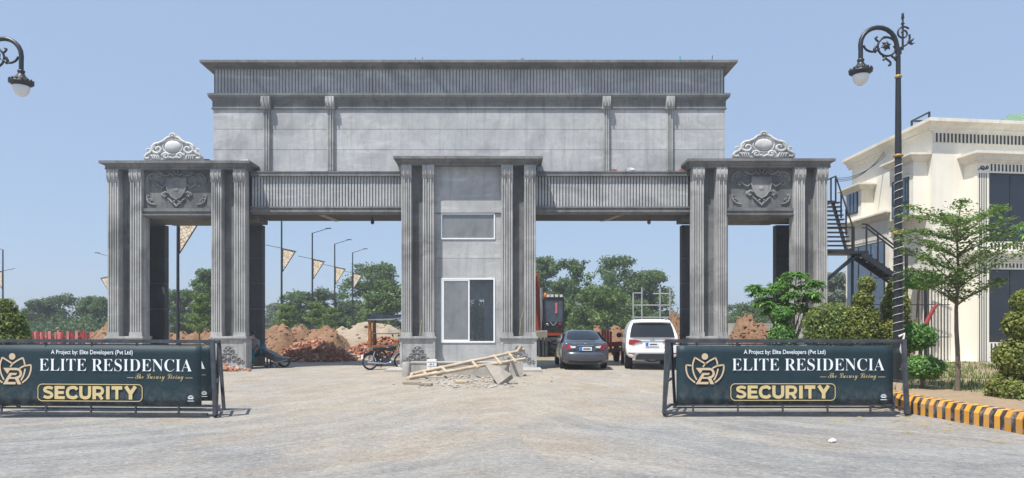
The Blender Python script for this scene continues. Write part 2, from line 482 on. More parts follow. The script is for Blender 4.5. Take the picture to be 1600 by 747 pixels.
    c = m.mix(c, m.mix((.31, .235, .155), (.23, .2, .11), m.ramp(big, [(.4, 0.0), (.6, 1.0)])), be.outputs[0])
    c = m.mix(c, (.07, .068, .064), m.math('MULTIPLY', m.ramp(grit, [(.52, 0.0), (.64, 1.0)]), .5))
    c = m.mix(c, (.56, .53, .48), m.math('MULTIPLY', m.ramp(grit, [(.36, 1.0), (.47, 0.0)]), .42))
    c = m.mix(c, (.13, .12, .105), m.math('MULTIPLY', m.ramp(grit2, [(.54, 0.0), (.68, 1.0)]), .42))
    c = m.mix((0, 0, 0), c, .98)
    m.base(c); m.rough(.93)
    h = m.math('ADD', m.math('MULTIPLY', fine, .5), m.math('ADD', m.math('MULTIPLY', med, 1.2), m.math('MULTIPLY', s3, 1.0)))
    m.bump(m.math('ADD', h, m.math('MULTIPLY', grit, 1.6)), .7, .03)
    return m.m
M['ground'] = groundmat()

L = {}
L['far'] = leafmat('far_tree_leaves', (.075, .13, .055), (.185, .275, .105), .5)
L['farmid'] = leafmat('far_bright_leaves', (.075, .13, .042), (.18, .27, .08), .4)
L['dark'] = leafmat('dark_far_leaves', (.05, .095, .05), (.125, .19, .085), .45)
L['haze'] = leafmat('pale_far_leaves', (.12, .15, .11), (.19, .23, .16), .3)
L['topiary'] = leafmat('clipped_shrub_leaves', (.075, .12, .028), (.26, .33, .085), .45, (.42, .42, .15))
L['yellow'] = leafmat('yellow_green_shrub_leaves', (.10, .135, .028), (.33, .36, .085), .45, (.48, .45, .16))
L['bright'] = leafmat('bright_green_leaves', (.065, .16, .038), (.22, .42, .10), .45, (.36, .52, .2))
L['fine'] = leafmat('small_tree_leaves', (.08, .14, .04), (.22, .33, .10), .5, (.32, .42, .18))
L['grass'] = leafmat('verge_grass', (.07, .13, .03), (.20, .30, .08), .4, (.40, .37, .18))

# ------------------------------------------------------------------ ground
def ground():
    xs = np.unique(np.concatenate([np.linspace(-700, -60, 9), np.linspace(-60, -16, 12), np.linspace(-16, 16, 130), np.linspace(16, 60, 12), np.linspace(60, 700, 9)]))
    ys = np.unique(np.concatenate([np.linspace(-40, 2, 5), np.linspace(2, 30, 130), np.linspace(30, 80, 14), np.linspace(80, 900, 10)]))
    mb = MB(); nx = len(xs)
    for y in ys:
        for x in xs:
            z = 0.0
            if abs(x) < 15 and 2 < y < 29:
                z = .014 * noise.noise((x * .7, y * .7, 3)) + .008 * noise.noise((x * 2.3, y * 2.3, 9)) - .012
            mb.v.append((x, y, z))
    for j in range(len(ys) - 1):
        for i in range(nx - 1):
            a = j * nx + i
            mb.f.append((a, a + 1, a + nx + 1, a + nx)); mb.s.append(True)
    tag(mb.build('ground', M['ground']), 'dusty grey asphalt drive turning to open earth beyond the gate', 'ground', kind='structure')
ground()

# ------------------------------------------------------------------ entrance gate
A = 25.1                      # front face of the pilasters
REC = A + .30                 # recessed wall between pilasters
U = 25.95                     # face of the high wall
BF = 25.62                    # face of the two beams
BACK = 27.6
gate = empty('entrance_gate', (PX(731, A), A, 0), label='unfinished grey cement entrance gate with fluted columns and two wide openings', cat='gate')

def gx(p, D=A): return PX(p, D)
def gz(p, D=A): return PZ(p, D)

def cornice(x0, x1, y0, y1, prof):
    """mitred moulding round three sides of a rectangle; prof = (overhang, z) from bottom to top"""
    mb = MB(); vs = []; n = len(prof)
    for o, z in prof:
        vs += [(x0 - o, y1 + o, z), (x0 - o, y0 - o, z), (x1 + o, y0 - o, z), (x1 + o, y1 + o, z)]
    fs = []
    for i in range(n - 1):
        for k in range(4):
            a, b = i * 4 + k, i * 4 + (k + 1) % 4
            fs.append((a, b, b + 4, a + 4))
    fs.append((3, 2, 1, 0)); fs.append(tuple((n - 1) * 4 + k for k in range(4)))
    return mb.add(vs, fs)

def cavetto(o, zb, zt, lip):
    h = zt - lip - zb
    p = [(0.02, zb), (0.05, zb), (0.05, zb + .06), (0.03, zb + .075)]
    for i in range(7):
        t = i / 6
        p.append((.04 + (o - .06) * (1 - math.cos(t * PI / 2)), zb + .08 + (h - .085) * math.sin(t * PI / 2 * .98 + .02)))
    p += [(o - .015, zt - lip), (o, zt - lip + .01), (o, zt)]
    return p

def fluted(x0, x1, yf, yb, z0, z1, n=5, d=.05):
    """shaft with n raised ribs and rounded grooves between"""
    w = (x1 - x0); pit = w / (n + .0); poly = [(x0, yb), ]
    for i in range(n):
        a = x0 + i * pit + pit * .10; b = x0 + (i + 1) * pit - pit * .10
        g = pit * .07
        poly += [(a - .002, yf + d), (a + g, yf + .008), (a + g * 2, yf), (b - g * 2, yf), (b - g, yf + .008), (b + .002, yf + d)]
    poly.append((x1, yb))
    return MB().prism([(x, y, z0) for x, y in poly], (0, 0, z1 - z0))

def capital(x0, x1, yf, z0, z1, yb):
    mb = MB(); o = .025
    zm = z0 + (z1 - z0) * .12
    mb.box(x0 - .008, x1 + .008, yf - .01, yb, z0, zm)
    # scroll bracket: curved front
    prof = []
    for i in range(9):
        t = i / 8
        prof.append((yf - o - .05 * math.sin(t * PI) * (1 - .55 * t) - .035 * t, zm + .003 + (z1 - zm - .006) * t))
    poly = [(x0, yb, zm + .003)] + [(x0, y, z) for y, z in prof] + [(x0, yb, z1 - .003)]
    mb.prism(poly, (x1 - x0, 0, 0))
    w = (x1 - x0)
    for k in (.3, .7):
        mb.bar((x0 + w * k, yf - o - .045, zm + .02), (x0 + w * k, yf - o - .05, z1 - .03), .03, .05)
    return mb

def plinth(x0, x1, ztop, prnt, orn=True):
    zt = ztop
    mb = MB()
    y0 = A - .05
    mb.box(x0 - .03, x1 + .03, y0 - .03, REC + .25, -.06, .05)
    mb.box(x0, x1, y0 + .02, REC + .25, .05, zt - .11)
    # raised border leaving a sunk panel
    b = .085
    mb.box(x0, x1, y0, y0 + .021, .05, .05 + b); mb.box(x0, x1, y0, y0 + .021, zt - .11 - b * 1.3, zt - .11)
    mb.box(x0, x0 + b, y0, y0 + .021, .05 + b, zt - .11 - b * 1.3); mb.box(x1 - b, x1, y0, y0 + .021, .05 + b, zt - .11 - b * 1.3)
    o = mb.build('plinth', M['plaster'], prnt)
    c = MB()
    c.box(x0 - .02, x1 + .02, y0 - .02, REC + .27, zt - .11, zt - .075)
    c.box(x0 - .05, x1 + .05, y0 - .05, REC + .3, zt - .075, zt - .03); c.box(x0 - .03, x1 + .03, y0 - .03, REC + .28, zt - .03, zt)
    c.build('plinth_cap', M['plaster'], o)
    if orn:
        r = MB(); xc = (x0 + x1) / 2; yy = y0 + .01; zb = .22
        S = (x1 - x0) / 1.02
        def pt(x, z): return (xc + x * S, yy, zb + z * S)
        for sgn in (-1, 1):
            for (cx, cz, r0, tr, ph) in ((.16, .14, .11, 1.4, .3), (.30, .08, .09, 1.3, 1.2), (.10, .32, .085, 1.3, .8), (.43, .055, .06, 1.2, 2.0), (.2, .26, .06, 1.3, 2.6)):
                pts = []
                for i in range(15):
                    t = i / 14; rr = r0 * (1 - .75 * t); a = ph + tr * 2 * PI * t * .75
                    pts.append(pt(sgn * (cx + rr * math.cos(a)), cz + rr * math.sin(a)))
                r.tube(pts, [(.03 - .012 * i / 14) * S for i in range(15)], 5)
        r.ball(pt(0, .16), .07 * S, .05, .09 * S, 8, 6); r.ball(pt(0, .42), .05 * S, .045, .06 * S, 8, 6); r.ball(pt(0, .3), .045 * S, .045, .05 * S, 8, 6)
        for a in range(7):
            an = PI * (a + .5) / 7
            r.ball(pt(.11 * math.cos(an), .42 + .09 * math.sin(an) - .02), .028 * S, .03, .035 * S, 6, 4)
        r.build('floral_relief', M['relief'], o)
    return o

def pilaster(px0, px1, zc0, zc1, z0, prnt):
    x0, x1 = gx(px0), gx(px1)
    o = fluted(x0, x1, A, REC + .02, z0 + .16, zc0).build('pilaster', M['plaster'], prnt)
    b = MB(); b.box(x0 - .012, x1 + .012, A - .015, REC + .02, z0, z0 + .10)
    b.box(x0 - .004, x1 + .004, A - .006, REC + .02, z0 + .10, z0 + .157)
    b.build('pilaster_base', M['plaster'], o)
    capital(x0, x1, A, zc0 + .003, zc1, REC + .02).build('capital', M['plaster'], o)
    return o

def scroll_pts(c, r0, r1, a0, turns, n=18, sx=1.0):
    pts = []
    for i in range(n):
        t = i / (n - 1); r = r0 + (r1 - r0) * t; a = a0 + turns * 2 * PI * t
        pts.append((c[0] + sx * r * math.cos(a), c[1] + r * math.sin(a)))
    return pts

def crest(px_l, px_r, py_t, py_b, D, label):
    xc = (PX(px_l, D) + PX(px_r, D)) / 2; w = (PX(px_r, D) - PX(px_l, D)) / 2
    zb = PZ(py_b, D); h = PZ(py_t, D) - zb
    mb = MB()
    def pt(x, z, y=0): return (xc + x * w, D + y, zb + z * h)
    out = [(-1, 0), (-1.0, .12), (-.9, .26), (-.76, .32), (-.64, .46), (-.58, .6), (-.42, .66), (-.28, .78), (-.18, .92), (-.1, 1.0)]
    poly = [pt(x, z) for x, z in out] + [pt(-x, z) for x, z in out[::-1]]
    mb.prism(poly, (0, .16, 0))
    mb.ball(pt(0, .5, 0), .30 * w, .11, .25 * h, 18, 10)
    ring = [pt(.34 * math.cos(a * PI / 12), .5 + .30 * math.sin(a * PI / 12), -.01) for a in range(24)]
    mb.tube(ring, .035, 6, closed=True)
    for s in (-1, 1):
        mb.tube([pt(s * x, z, -.02) for x, z in ((.05, .9), (.2, .84), (.3, .72), (.42, .66), (.5, .63))], [.05, .05, .06, .06, .04], 6)
        mb.tube([pt(s * x, z, -.02) for x, z in scroll_pts((.52, .40), .24, .04, 1.9, -1.3, 20)], [.055] * 12 + [.045] * 8, 6)
        mb.tube([pt(s * x, z, -.02) for x, z in ((.60, .55), (.70, .38), (.78, .26), (.9, .2), (.97, .1), (.9, .03), (.8, .06))], .05, 6)
        mb.tube([pt(s * x, z, -.02) for x, z in scroll_pts((.24, .13), .13, .03, .2, 1.3, 16)], .045, 6)
        mb.tube([pt(s * x, z, -.02) for x, z in scroll_pts((.83, .35), .08, .02, 0, 1.2, 12)], .03, 5)
        for k in range(4):
            mb.tube([pt(s * (.46 + .07 * k), .02, -.01), pt(s * (.50 + .075 * k), .16, -.04), pt(s * (.56 + .09 * k), .22 - .02 * k, -.02)], [.03, .035, .015], 5)
        mb.tube([pt(s * .02, .04, -.02), pt(s * .1, .1, -.03), pt(s * .14, .04, -.02)], .035, 5)
    for k in range(7):
        a = PI * (k + .5) / 7
        mb.ball(pt(.09 * math.cos(a), .90 + .10 * math.sin(a), -.03), .045 * w, .05, .05 * h, 7, 5)
    mb.ball(pt(0, .90, -.05), .04 * w, .05, .05 * h, 8, 6)
    return tag(mb.build('crest', M['crest'], gate), label)

def shield(px_c, py_c, D, s, prnt):
    """coat of arms relief with leaf scrolls on the panel over the side opening"""
    mb = MB(); xc = PX(px_c, D); zc = PZ(py_c, D); k = s * D / F
    def pt(x, y, o=0): return (xc + x * k, D - o, zc - y * k)
    out = [(-15, -16), (-8, -13), (0, -16), (8, -13), (15, -16), (16, -4), (14, 6), (8, 15), (0, 20), (-8, 15), (-14, 6), (-16, -4)]
    mb.prism([pt(x, y, .05) for x, y in out], (0, .06, 0))
    mb.tube([pt(x * .97, y * .97, .05) for x, y in out], .028, 6, closed=True)
    for s_ in (-1, 1):
        for path in (((3, -17), (9, -22), (14, -18), (20, -19), (26, -24), (28, -20)), ((17, -4), (22, 1), (28, -3), (33, -8), (36, -4), (33, -1)),
                     ((13, 9), (18, 7), (22, 11), (19, 15), (15, 13)), ((2, 21), (7, 24), (10, 20), (14, 17)), ((0, 30), (4, 25), (7, 26)), ((1, -19), (4, -26), (0, -29))):
            mb.tube([pt(s_ * x, y, .03) for x, y in path], [.036] * (len(path) - 1) + [.016], 6)
        for (cx, cy, r0, tr) in ((26, -20, 4, 1.1), (34, -5, 4, 1.1), (20, 11, 4, -1.1)):
            mb.tube([pt(s_ * x, y, .03) for x, y in scroll_pts((cx, cy), r0, 1, .5, tr, 12)], .024, 5)
    for yy in (-7, 4): mb.ball(pt(0, yy, .045), 5 * k, .02, 4 * k, 7, 5)
    mb.build('shield_relief', M['relief'], prnt)

def corner_scroll(px, py, D, sx, sy, prnt):
    mb = MB(); x = PX(px, D); z = PZ(py, D); k = D / F
    def pt(a, b): return (x + sx * a * k, D - .015, z - sy * b * k)
    mb.tube([pt(a, b) for a, b in ((1, 16), (2, 10), (4, 5), (9, 2), (16, 1))], [.02, .035, .04, .035, .02], 5)
    mb.tube([pt(a, b) for a, b in scroll_pts((6, 7), 4, 1, 0, 1.2, 12)], .028, 5)
    mb.tube([pt(a, b) for a, b in scroll_pts((3, 14), 2.5, .6, 0, 1.2, 10)], .02, 5)
    mb.build('corner_relief', M['relief'], prnt)

def ribbed(x0, x1, yf, z0, z1, n, prnt, name='fluted_band', d=.085):
    """row of upright ribs standing on a backing strip; too fine to pick apart singly"""
    mb = MB(); pit = (x1 - x0) / n
    for i in range(n):
        a = x0 + i * pit + pit * .15; b = x0 + (i + 1) * pit - pit * .11
        j = rnd.uniform(-.003, .003); g = pit * .12
        mb.prism([(a, yf + d, z0), (a, yf + .014 + j, z0), (a + g, yf + j, z0), (b - g, yf + j, z0), (b, yf + .014 + j, z0), (b, yf + d, z0)], (0, 0, z1 - z0))
    return tag(mb.build(name, M['wall'], prnt), kind='stuff')

def side_tower(pil, panel, corn_t, corn_b, pl, yc, ztop_pl, outer_left):
    """pil: four pilaster spans; panel span; cornice span top/bottom; pl: plinth spans"""
    zt = gz(yc[1]); zc0 = gz(yc[2])
    # front legs
    for a, b in ((0, 1), (2, 3)):
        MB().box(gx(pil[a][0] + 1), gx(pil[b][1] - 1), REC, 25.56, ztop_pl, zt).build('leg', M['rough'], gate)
    for (a, b) in pil: pilaster(a, b, zc0, zt, ztop_pl, gate)
    for a, b in pl: plinth(gx(a), gx(b), ztop_pl, gate)
    # thin jamb strips inside the side opening
    for (a, b) in ((pil[1][1] - .5, panel[0] + 1), (panel[1] + .5, pil[2][0] + .5)):
        MB().box(gx(a), gx(b), A + .12, 25.5, 0, gz(yc[4], A) - .004).build('jamb', M['plaster'], gate)
    # panel over the opening
    x0, x1 = gx(panel[0] - 2), gx(panel[1] + 2)
    pn = MB().box(x0, x1, A + .17, 26.4, gz(yc[3], A), zt).build('crest_panel', M['rough'], gate)
    D = A + .17
    shield((panel[0] + panel[1]) / 2 + .5, (yc[1] + yc[3]) / 2 - 2, D, 1.0, pn)
    for sx, px in ((1, panel[0] + 4), (-1, panel[1] - 4)):
        for sy, py in ((1, yc[1] + 5), (-1, yc[3] - 4)): corner_scroll(px, py, D, sx, sy, pn)
    # lintel moulding under it
    zl0, zl1 = gz(yc[4]), gz(yc[3])
    lm = MB(); h = zl1 - zl0
    lm.box(x0, x1, A + .06, 26.3, zl0 + h * .62, zl1 - .003); lm.box(x0, x1, A + .10, 26.3, zl0 + h * .30, zl0 + h * .62 - .002)
    lm.box(x0, x1, A + .03, 26.3, zl0 + .04, zl0 + h * .30 - .002); lm.box(x0, x1, A + .08, BACK - .1, zl0, zl0 + .038)
    lm.build('lintel_moulding', M['cornice'], gate)
    # cornice
    cx0, cx1 = gx(corn_b[0]), gx(corn_b[1])
    ov = ((cx0 - gx(corn_t[0], A - .3)) + (gx(corn_t[1], A - .3) - cx1)) / 2
    cornice(cx0, cx1, A, BACK, cavetto(ov, zt, gz(yc[0], A - .3), .10)).build('tower_cornice', M['cornice'], gate)
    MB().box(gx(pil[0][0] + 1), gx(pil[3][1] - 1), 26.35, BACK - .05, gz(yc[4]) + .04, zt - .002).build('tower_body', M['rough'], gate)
    return zt

ZPL = gz(525.5)
side_tower([(167.5, 185.5), (202.5, 221.5), (329.5, 346.5), (365, 383.5)], (224, 328), (154, 391), (167, 384.5), [(166.5, 223), (330.5, 385)], (249.5, 265, 284, 325, 338), ZPL, True)
side_tower([(1082, 1100.5), (1119, 1136), (1241, 1258.5), (1276, 1293.5)], (1138, 1239.5), (1072.5, 1304.5), (1080.5, 1295), [(1080.5, 1137), (1239, 1294.5)], (246, 262, 281, 324, 337), ZPL, False)
# rear legs of the side towers
zs = gz(338)
D = 27.25
def stacked(x0, x1, y0, y1, z0, z1, joints, mat, name='rear_leg', prnt=None):
    """cast in lifts: one block per pour with a thin open joint"""
    root = None; zz = [z0] + joints + [z1]
    for i in range(len(zz) - 1):
        o = MB().box(x0, x1, y0, y1, zz[i] + (.006 if i else 0), zz[i + 1] - .006).build(name if root is None else 'pour', mat, prnt or gate if root is None else root)
        root = root or o
    o = MB().box(x0 + .02, x1 - .02, y0 + .02, y1 - .02, z0, z1 - .01).build('leg_core', M['block'], root)
    return root
js = [PZ(p, D) for p in (483, 443, 404)]
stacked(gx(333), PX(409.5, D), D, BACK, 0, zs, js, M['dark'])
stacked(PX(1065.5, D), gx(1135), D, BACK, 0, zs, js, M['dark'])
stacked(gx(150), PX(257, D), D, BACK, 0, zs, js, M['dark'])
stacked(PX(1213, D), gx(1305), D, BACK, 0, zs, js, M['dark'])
for a, b in ((168, 174), (1288, 1294)):                     # unseen flank walls, added to keep the outer rear legs dark
    MB().box(gx(a), gx(b), 25.57, D - .006, 0, zs).build('flank_shade_wall', M['dark'], gate)

# central tower: booth with window openings
zt = gz(258); zc0 = gz(278)
CP = [(626.5, 643), (660, 678.5), (783, 801.5), (819, 837.5)]
for a, b in CP: pilaster(a, b, zc0, zt, ZPL, gate)
for a, b in ((625, 680), (782.5, 838.5)): plinth(gx(a), gx(b), ZPL, gate)
for a, b in ((0, 1), (2, 3)):
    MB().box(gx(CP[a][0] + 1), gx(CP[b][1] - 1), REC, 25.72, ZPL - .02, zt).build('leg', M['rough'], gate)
WF = A + .34; WB = WF + .2                     # booth front wall
xl, xr = gx(678), gx(784); wl, wr = PX(689, WF), PX(773.5, WF)
up_t, up_b, lo_t, lo_b = PZ(333.5, WF), PZ(374, WF), PZ(434.5, WF), PZ(535.5, WF)
fp = [MB().box(xl, xr, WF, WB, .0, lo_b - .004), MB().box(xl, xr, WF, WB, lo_t + .006, PZ(404, WF) - .004), MB().box(xl, xr, WF, WB, PZ(404, WF) + .004, up_b - .006),
      MB().box(xl, wl - .003, WF, WB, lo_b + .002, PZ(484, WF) - .004), MB().box(xl, wl - .003, WF, WB, PZ(484, WF) + .004, lo_t), MB().box(wr + .003, xr, WF, WB, lo_b + .002, PZ(484, WF) - .004), MB().box(wr + .003, xr, WF, WB, PZ(484, WF) + .004, lo_t), MB().box(xl, wl - .003, WF, WB, up_b, up_t), MB().box(wr + .003, xr, WF, WB, up_b, up_t)]
for m_ in fp: m_.build('wall_panel', M['wall'], gate)
MB().box(xl, xr, WF - .06, WB + .2, up_t + .02, zt).build('upper_panel', M['wall'], gate)
MB().box(xl, xr, WF - .02, WB, up_t + .004, up_t + .019).build('drip_strip', M['dark'], gate)
bd = MB()      # side and rear walls of the booth with a rear opening
bl, br = gx(628), gx(836)
DBK = BACK - .2
o0, o1, oz0, oz1 = PX(735, DBK), PX(756.5, DBK), .35, PZ(468, DBK)
bd.box(bl, bl + .15, 25.73, BACK, 0, zt); bd.box(br - .15, br, 25.73, BACK, 0, zt)
bd.box(bl + .15, o0, DBK, BACK, 0, zt); bd.box(o1, br - .15, DBK, BACK, 0, zt); bd.box(o0, o1, DBK, BACK, oz1, zt); bd.box(o0, o1, DBK, BACK, 0, oz0)
bd.box(bl + .15, br - .15, 25.73, DBK, zt - .15, zt - .002)
bd.build('booth_shell', M['interior'], gate)
MB().box(PX(741, DBK), PX(747.5, DBK), DBK + .02, DBK + .1, oz0, oz1).build('rear_mullion', M['winframe'], gate)
cx0, cx1 = gx(626), gx(838)
cornice(cx0, cx1, A, 26.0, cavetto(.235, zt, gz(243.5, A - .25), .10)).build('tower_cornice', M['cornice'], gate)

def frame_rect(x0, x1, z0, z1, y0, y1, t):
    return MB().box(x0, x1, y0, y1, z0, z0 + t).box(x0, x1, y0, y1, z1 - t, z1).box(x0, x0 + t, y0, y1, z0 + t, z1 - t).box(x1 - t, x1, y0, y1, z0 + t, z1 - t)
w1 = tag(frame_rect(wl, wr, up_b, up_t, WF - .03, WF + .07, .045).build('window', M['upvc'], gate), 'wide fixed white framed window high in the booth wall')
MB().box(wl + .045, wr - .045, WF + .015, WF + .021, up_b + .045, up_t - .045).build('pane', M['pane'], w1)
w2 = tag(frame_rect(wl, wr, lo_b, lo_t, WF - .03, WF + .07, .06).build('window', M['upvc'], gate), 'tall white sliding window with its right half slid open')
xm = PX(732.5, WF)
fr = frame_rect(wl + .06, xm + .03, lo_b + .06, lo_t - .06, WF - .02, WF + .02, .05).build('sash', M['upvc'], w2)
MB().box(xm + .035, wr - .07, WF + .04, WF + .046, lo_b + .07, lo_t - .07).build('pane', M['pane_clear'], w2)
MB().box(wl + .11, xm - .02, WF - .003, WF + .003, lo_b + .11, lo_t - .11).build('pane', M['pane'], w2)

# beams over the two wide openings
for (a, b, n) in ((384, 627, 50), (837, 1082.5, 50)):
    x0, x1 = gx(a), gx(b)
    zb0, zb1, zf0, zf1, ztp = PZ(334, BF), PZ(329, BF), PZ(323, BF), PZ(276, BF), PZ(267.5, BF - .1)
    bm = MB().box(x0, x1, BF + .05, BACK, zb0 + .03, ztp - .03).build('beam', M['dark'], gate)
    ribbed(x0 + .01, x1 - .01, BF, zf0, zf1, n, bm)
    MB().box(x0, x1, BF - .10, BF + .3, zf1 + .004, ztp - .05).box(x0, x1, BF - .12, U - .004, ztp - .047, ztp).build('beam_coping', M['cornice'], bm)
    lo = MB().box(x0, x1, BF - .09, BF + .2, zf0 - .06, zf0 - .004).box(x0, x1, BF - .05, BF + .2, zf0 - .14, zf0 - .063).box(x0, x1, BF - .08, BF + .2, zb0 + .05, zf0 - .143).box(x0, x1, BF - .02, BF + .2, zb0, zb0 + .047)
    lo.build('beam_moulding', M['cornice'], bm)
    t0 = (505, 525) if a < 500 else (968, 945)
    MB().obox(((PX(t0[0], 26.2) + PX(t0[1], 27.2)) / 2, 26.75, zb0 + .012), ((PX(t0[1], 27.2) - PX(t0[0], 26.2)) / 2, .75, 0), (.12, -.06, 0), (0, 0, .012)).build('shuttering_board', M['plank'], bm)
# lamp holder under the left beam, rag under the right one
for px, mat_, nm in ((582, 'black', 'bulb_holder'), (1014, 'rust', 'cable_end')):
    mb = MB(); p = P(px, 337, 26.3); zz = PZ(334, BF)
    mb.tube([(p.x, p.y, zz), (p.x, p.y, zz - .12)], .02, 6); mb.lathe((p.x, p.y, zz - .3), [(.02, 0), (.06, .03), (.075, .09), (.05, .15), (.03, .2)], 10)
    mb.build(nm, M[mat_], gate)

# high wall
wx0, wx1 = PX(333.5, U), PX(1132.5, U)
zw0 = PZ(268, U) - .02; lifts = [zw0, PZ(234, U), PZ(202, U), PZ(168, U)]
for i in range(3):
    MB().box(wx0, wx1, U, 27.1, lifts[i] + (.007 if i else 0), lifts[i + 1] - .007).build('wall_course', M['wall'], gate)
ztop = PZ(93.5, U - .36)
MB().box(wx0 + .02, wx1 - .02, U + .02, 27.08, zw0, ztop - .02).build('wall_core', M['rough'], gate)
zb_b, zb_t = PZ(171, U), PZ(145.5, U - .15)
cornice(wx0, wx1, U, 27.1, [(.0, zb_b), (.05, zb_b), (.06, zb_b + .05), (.03, zb_b + .07), (.03, zb_b + .30), (.05, zb_b + .33), (.10, zb_b + .38), (.15, zb_b + .43), (.15, zb_b + .47), (.165, zb_b + .48), (.165, zb_t), (.0, zb_t)]).build('belt_cornice', M['cornice'], gate)
zf1 = PZ(108.5, U)
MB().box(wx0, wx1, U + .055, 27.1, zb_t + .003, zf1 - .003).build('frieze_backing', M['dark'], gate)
ribbed(wx0 + .05, wx1 - .05, U, zb_t + .004, zf1, 158, gate)
cornice(wx0, wx1, U, 27.1, cavetto(.37, zf1, ztop, .10)).build('top_cornice', M['cornice'], gate)
for a, b in ((411.5, 424), (511, 523.5), (941, 952.5), (1040, 1051.5)):
    x0, x1 = PX(a, U), PX(b, U)
    o = fluted(x0 + .02, x1 - .02, U - .13, U + .02, PZ(268, U), PZ(172, U) - .003, 3, .045).build('wall_pilaster', M['plaster'], gate)
    capital(x0 - .01, x1 + .01, U - .2, PZ(172, U), PZ(153.5, U) , U + .02).build('bracket', M['plaster'], o)
crest(225, 316, 209.5, 249.5, 25.6, 'white plaster scroll crest on the left side tower')
crest(1144, 1242, 206.5, 246, 25.6, 'white plaster scroll crest on the right side tower')
for px, h, ln, mt in ((651, .28, -.05, 'rust'), (659.5, .3, .02, 'rust'), (814, .27, .03, 'rust'), (818.5, .27, -.03, 'rust'), (1111.5, .36, .05, 'black')):
    x = PX(px, 26.1); MB().tube([(x, 26.1, ztop - .02), (x + ln, 26.1, ztop + h)], .013, 5).build('rebar', M[mt], gate)
x = PX(1062.5, 26.0)
MB().tube([(x, 26.0, ztop - .01), (x, 26.02, ztop + .3)], .035, 8).build('pipe_stub', M['greenpipe'], gate)

# loose things on the gate's ledges
zc = gz(249.5, A - .3)
tag(MB().obox((PX(365, 25.5), 25.5, zc + .05), (.58, .02, .065), (0, .15, 0), (0, 0, .035)).build('foam_board', M['board']),
    'long white foam board lying on the cornice of the left tower', 'board')
zl = PZ(267.5, BF - .1)
for i, (px, s, c) in enumerate(((985, 1.3, 'board'), (959, 1.0, 'brick'), (1066, 1.1, 'brick'), (1074, 1.0, 'brick'))):
    x = PX(px, BF + .1)
    nm = ('brick_fragment', 'brick piece') if c == 'brick' else ('mortar_lump', 'mortar lump')
    lab = {985: 'pale mortar lump on the ledge right of the booth tower', 959: 'red brick piece on the ledge beside the third wall pilaster',
           1066: 'red brick piece on the ledge just right of the last wall pilaster', 1074: 'red brick piece on the ledge against the right tower'}[px]
    mb = MB()
    if c == 'board': mb.ball((x, BF + .1, zl + .08), .19, .1, .1, 9, 6, .3, False)
    else: mb.obox((x, BF + .1, zl + .055), (.11, .02, .0), (-.01, .05, 0), (0, 0, .05))
    tag(mb.build(nm[0], M['crest'] if c == 'board' else M['brick']), lab, nm[1])

# low concrete wall in front of the booth
lw = empty('low_wall', (PX(728, 22), 22, 0), label='low concrete wall standing on the ground in front of the booth', cat='low wall')
x0, x1 = PX(640, 22), PX(796, 22)
MB().box(x0, x1, 22.0, 22.22, -.05, .385).build('wall_body', M['block'], lw)
MB().box(x0 - .01, x1, 21.98, 22.6, .388, .425).build('top_slab', M['block'], lw)
tag(MB().lathe((PX(634.5, 22), 22.0, -.03), [(.125, 0), (.125, .44), (.10, .46)], 14).build('concrete_stub', M['block']), 'short round concrete stub at the left end of the low wall', 'concrete stub')
tag(MB().box(PX(797, 22), PX(817, 22), 21.85, 22.25, -.05, .43).build('concrete_block', M['block']), 'square concrete block at the right end of the low wall', 'concrete block')
sb = empty('switch_box', (PX(674, 21.85), 21.85, 0), label='white block with knock out holes leaning on the low wall', cat='box')
bx0, bx1 = PX(667, 21.85), PX(682, 21.85)
MB().box(bx0, bx1, 21.8, 21.96, -.02, .52).build('box_body', M['board'], sb)
for zz in (.1, .23, .36):
    for ka, kb in ((.1, .16), (.2, .23)): MB().box(bx0 + ka, bx0 + kb, 21.792, 21.799, zz, zz + .03).build('knock_out', M['plastic'], sb)
    MB().box(bx0 + .02, bx1 - .02, 21.794, 21.799, zz + .075, zz + .085).build('seam', M['dark'], sb)
tag(MB().box(PX(608, 24.6), PX(845, 24.6), 23.6, BACK, -.06, .07).build('booth_apron', M['block']), 'thin concrete apron slab under the booth tower', 'slab', kind='structure')

# crude ladder, slab and planks
ld = empty('wooden_ladder', (PX(728, 21), 21, 0), label='crude pole ladder propped on the low wall before the booth', cat='ladder')
def wob(a, b, n, s):
    a = Vector(a); b = Vector(b)
    return [a.lerp(b, i / (n - 1)) + Vector((0, rnd.uniform(-s, s), rnd.uniform(-s, s))) for i in range(n)]
r1a, r1b = P(641, 585, 21.0), P(819, 547, 22.0); r2a, r2b = P(638, 591, 20.4), P(821, 560.5, 21.6)
MB().tube(wob(r1a, r1b, 9, .012), [.065, .06, .058, .06, .055, .052, .055, .05, .045], 8).build('rail', M['wood'], ld)
MB().tube(wob(r2a, r2b, 9, .012), [.06, .06, .058, .055, .055, .05, .05, .045, .04], 8).build('rail', M['wood'], ld)
for t in (.13, .29, .55, .75, .88):
    a = r1a.lerp(r1b, t - .02); b = r2a.lerp(r2b, t + .02); d = (b - a).normalized() * .09
    MB().bar(a - d, b + d * 1.2, .075, .06).build('rung', M['wood'], ld)
MB().tube([P(808, 550, 21.9), P(814, 541, 21.9)], .05, 7).build('prop', M['wood'], ld)
MB().tube(wob(P(637, 594, 20.3), P(645, 584, 20.9), 4, .01), .05, 7).build('end_bar', M['wood'], ld)
sl = [P(756, 567, 20.3), P(781, 573, 19.6), P(799.5, 585, 18.9), P(778, 601, 18.6)]
mb = MB(); nrm = (sl[1] - sl[0]).cross(sl[3] - sl[0]).normalized()
if nrm.y < 0: nrm = -nrm
mb.prism(sl, nrm * .13)
tag(mb.build('concrete_slab', M['slab']), 'broken concrete slab tipped on its corner against the ladder', 'slab')
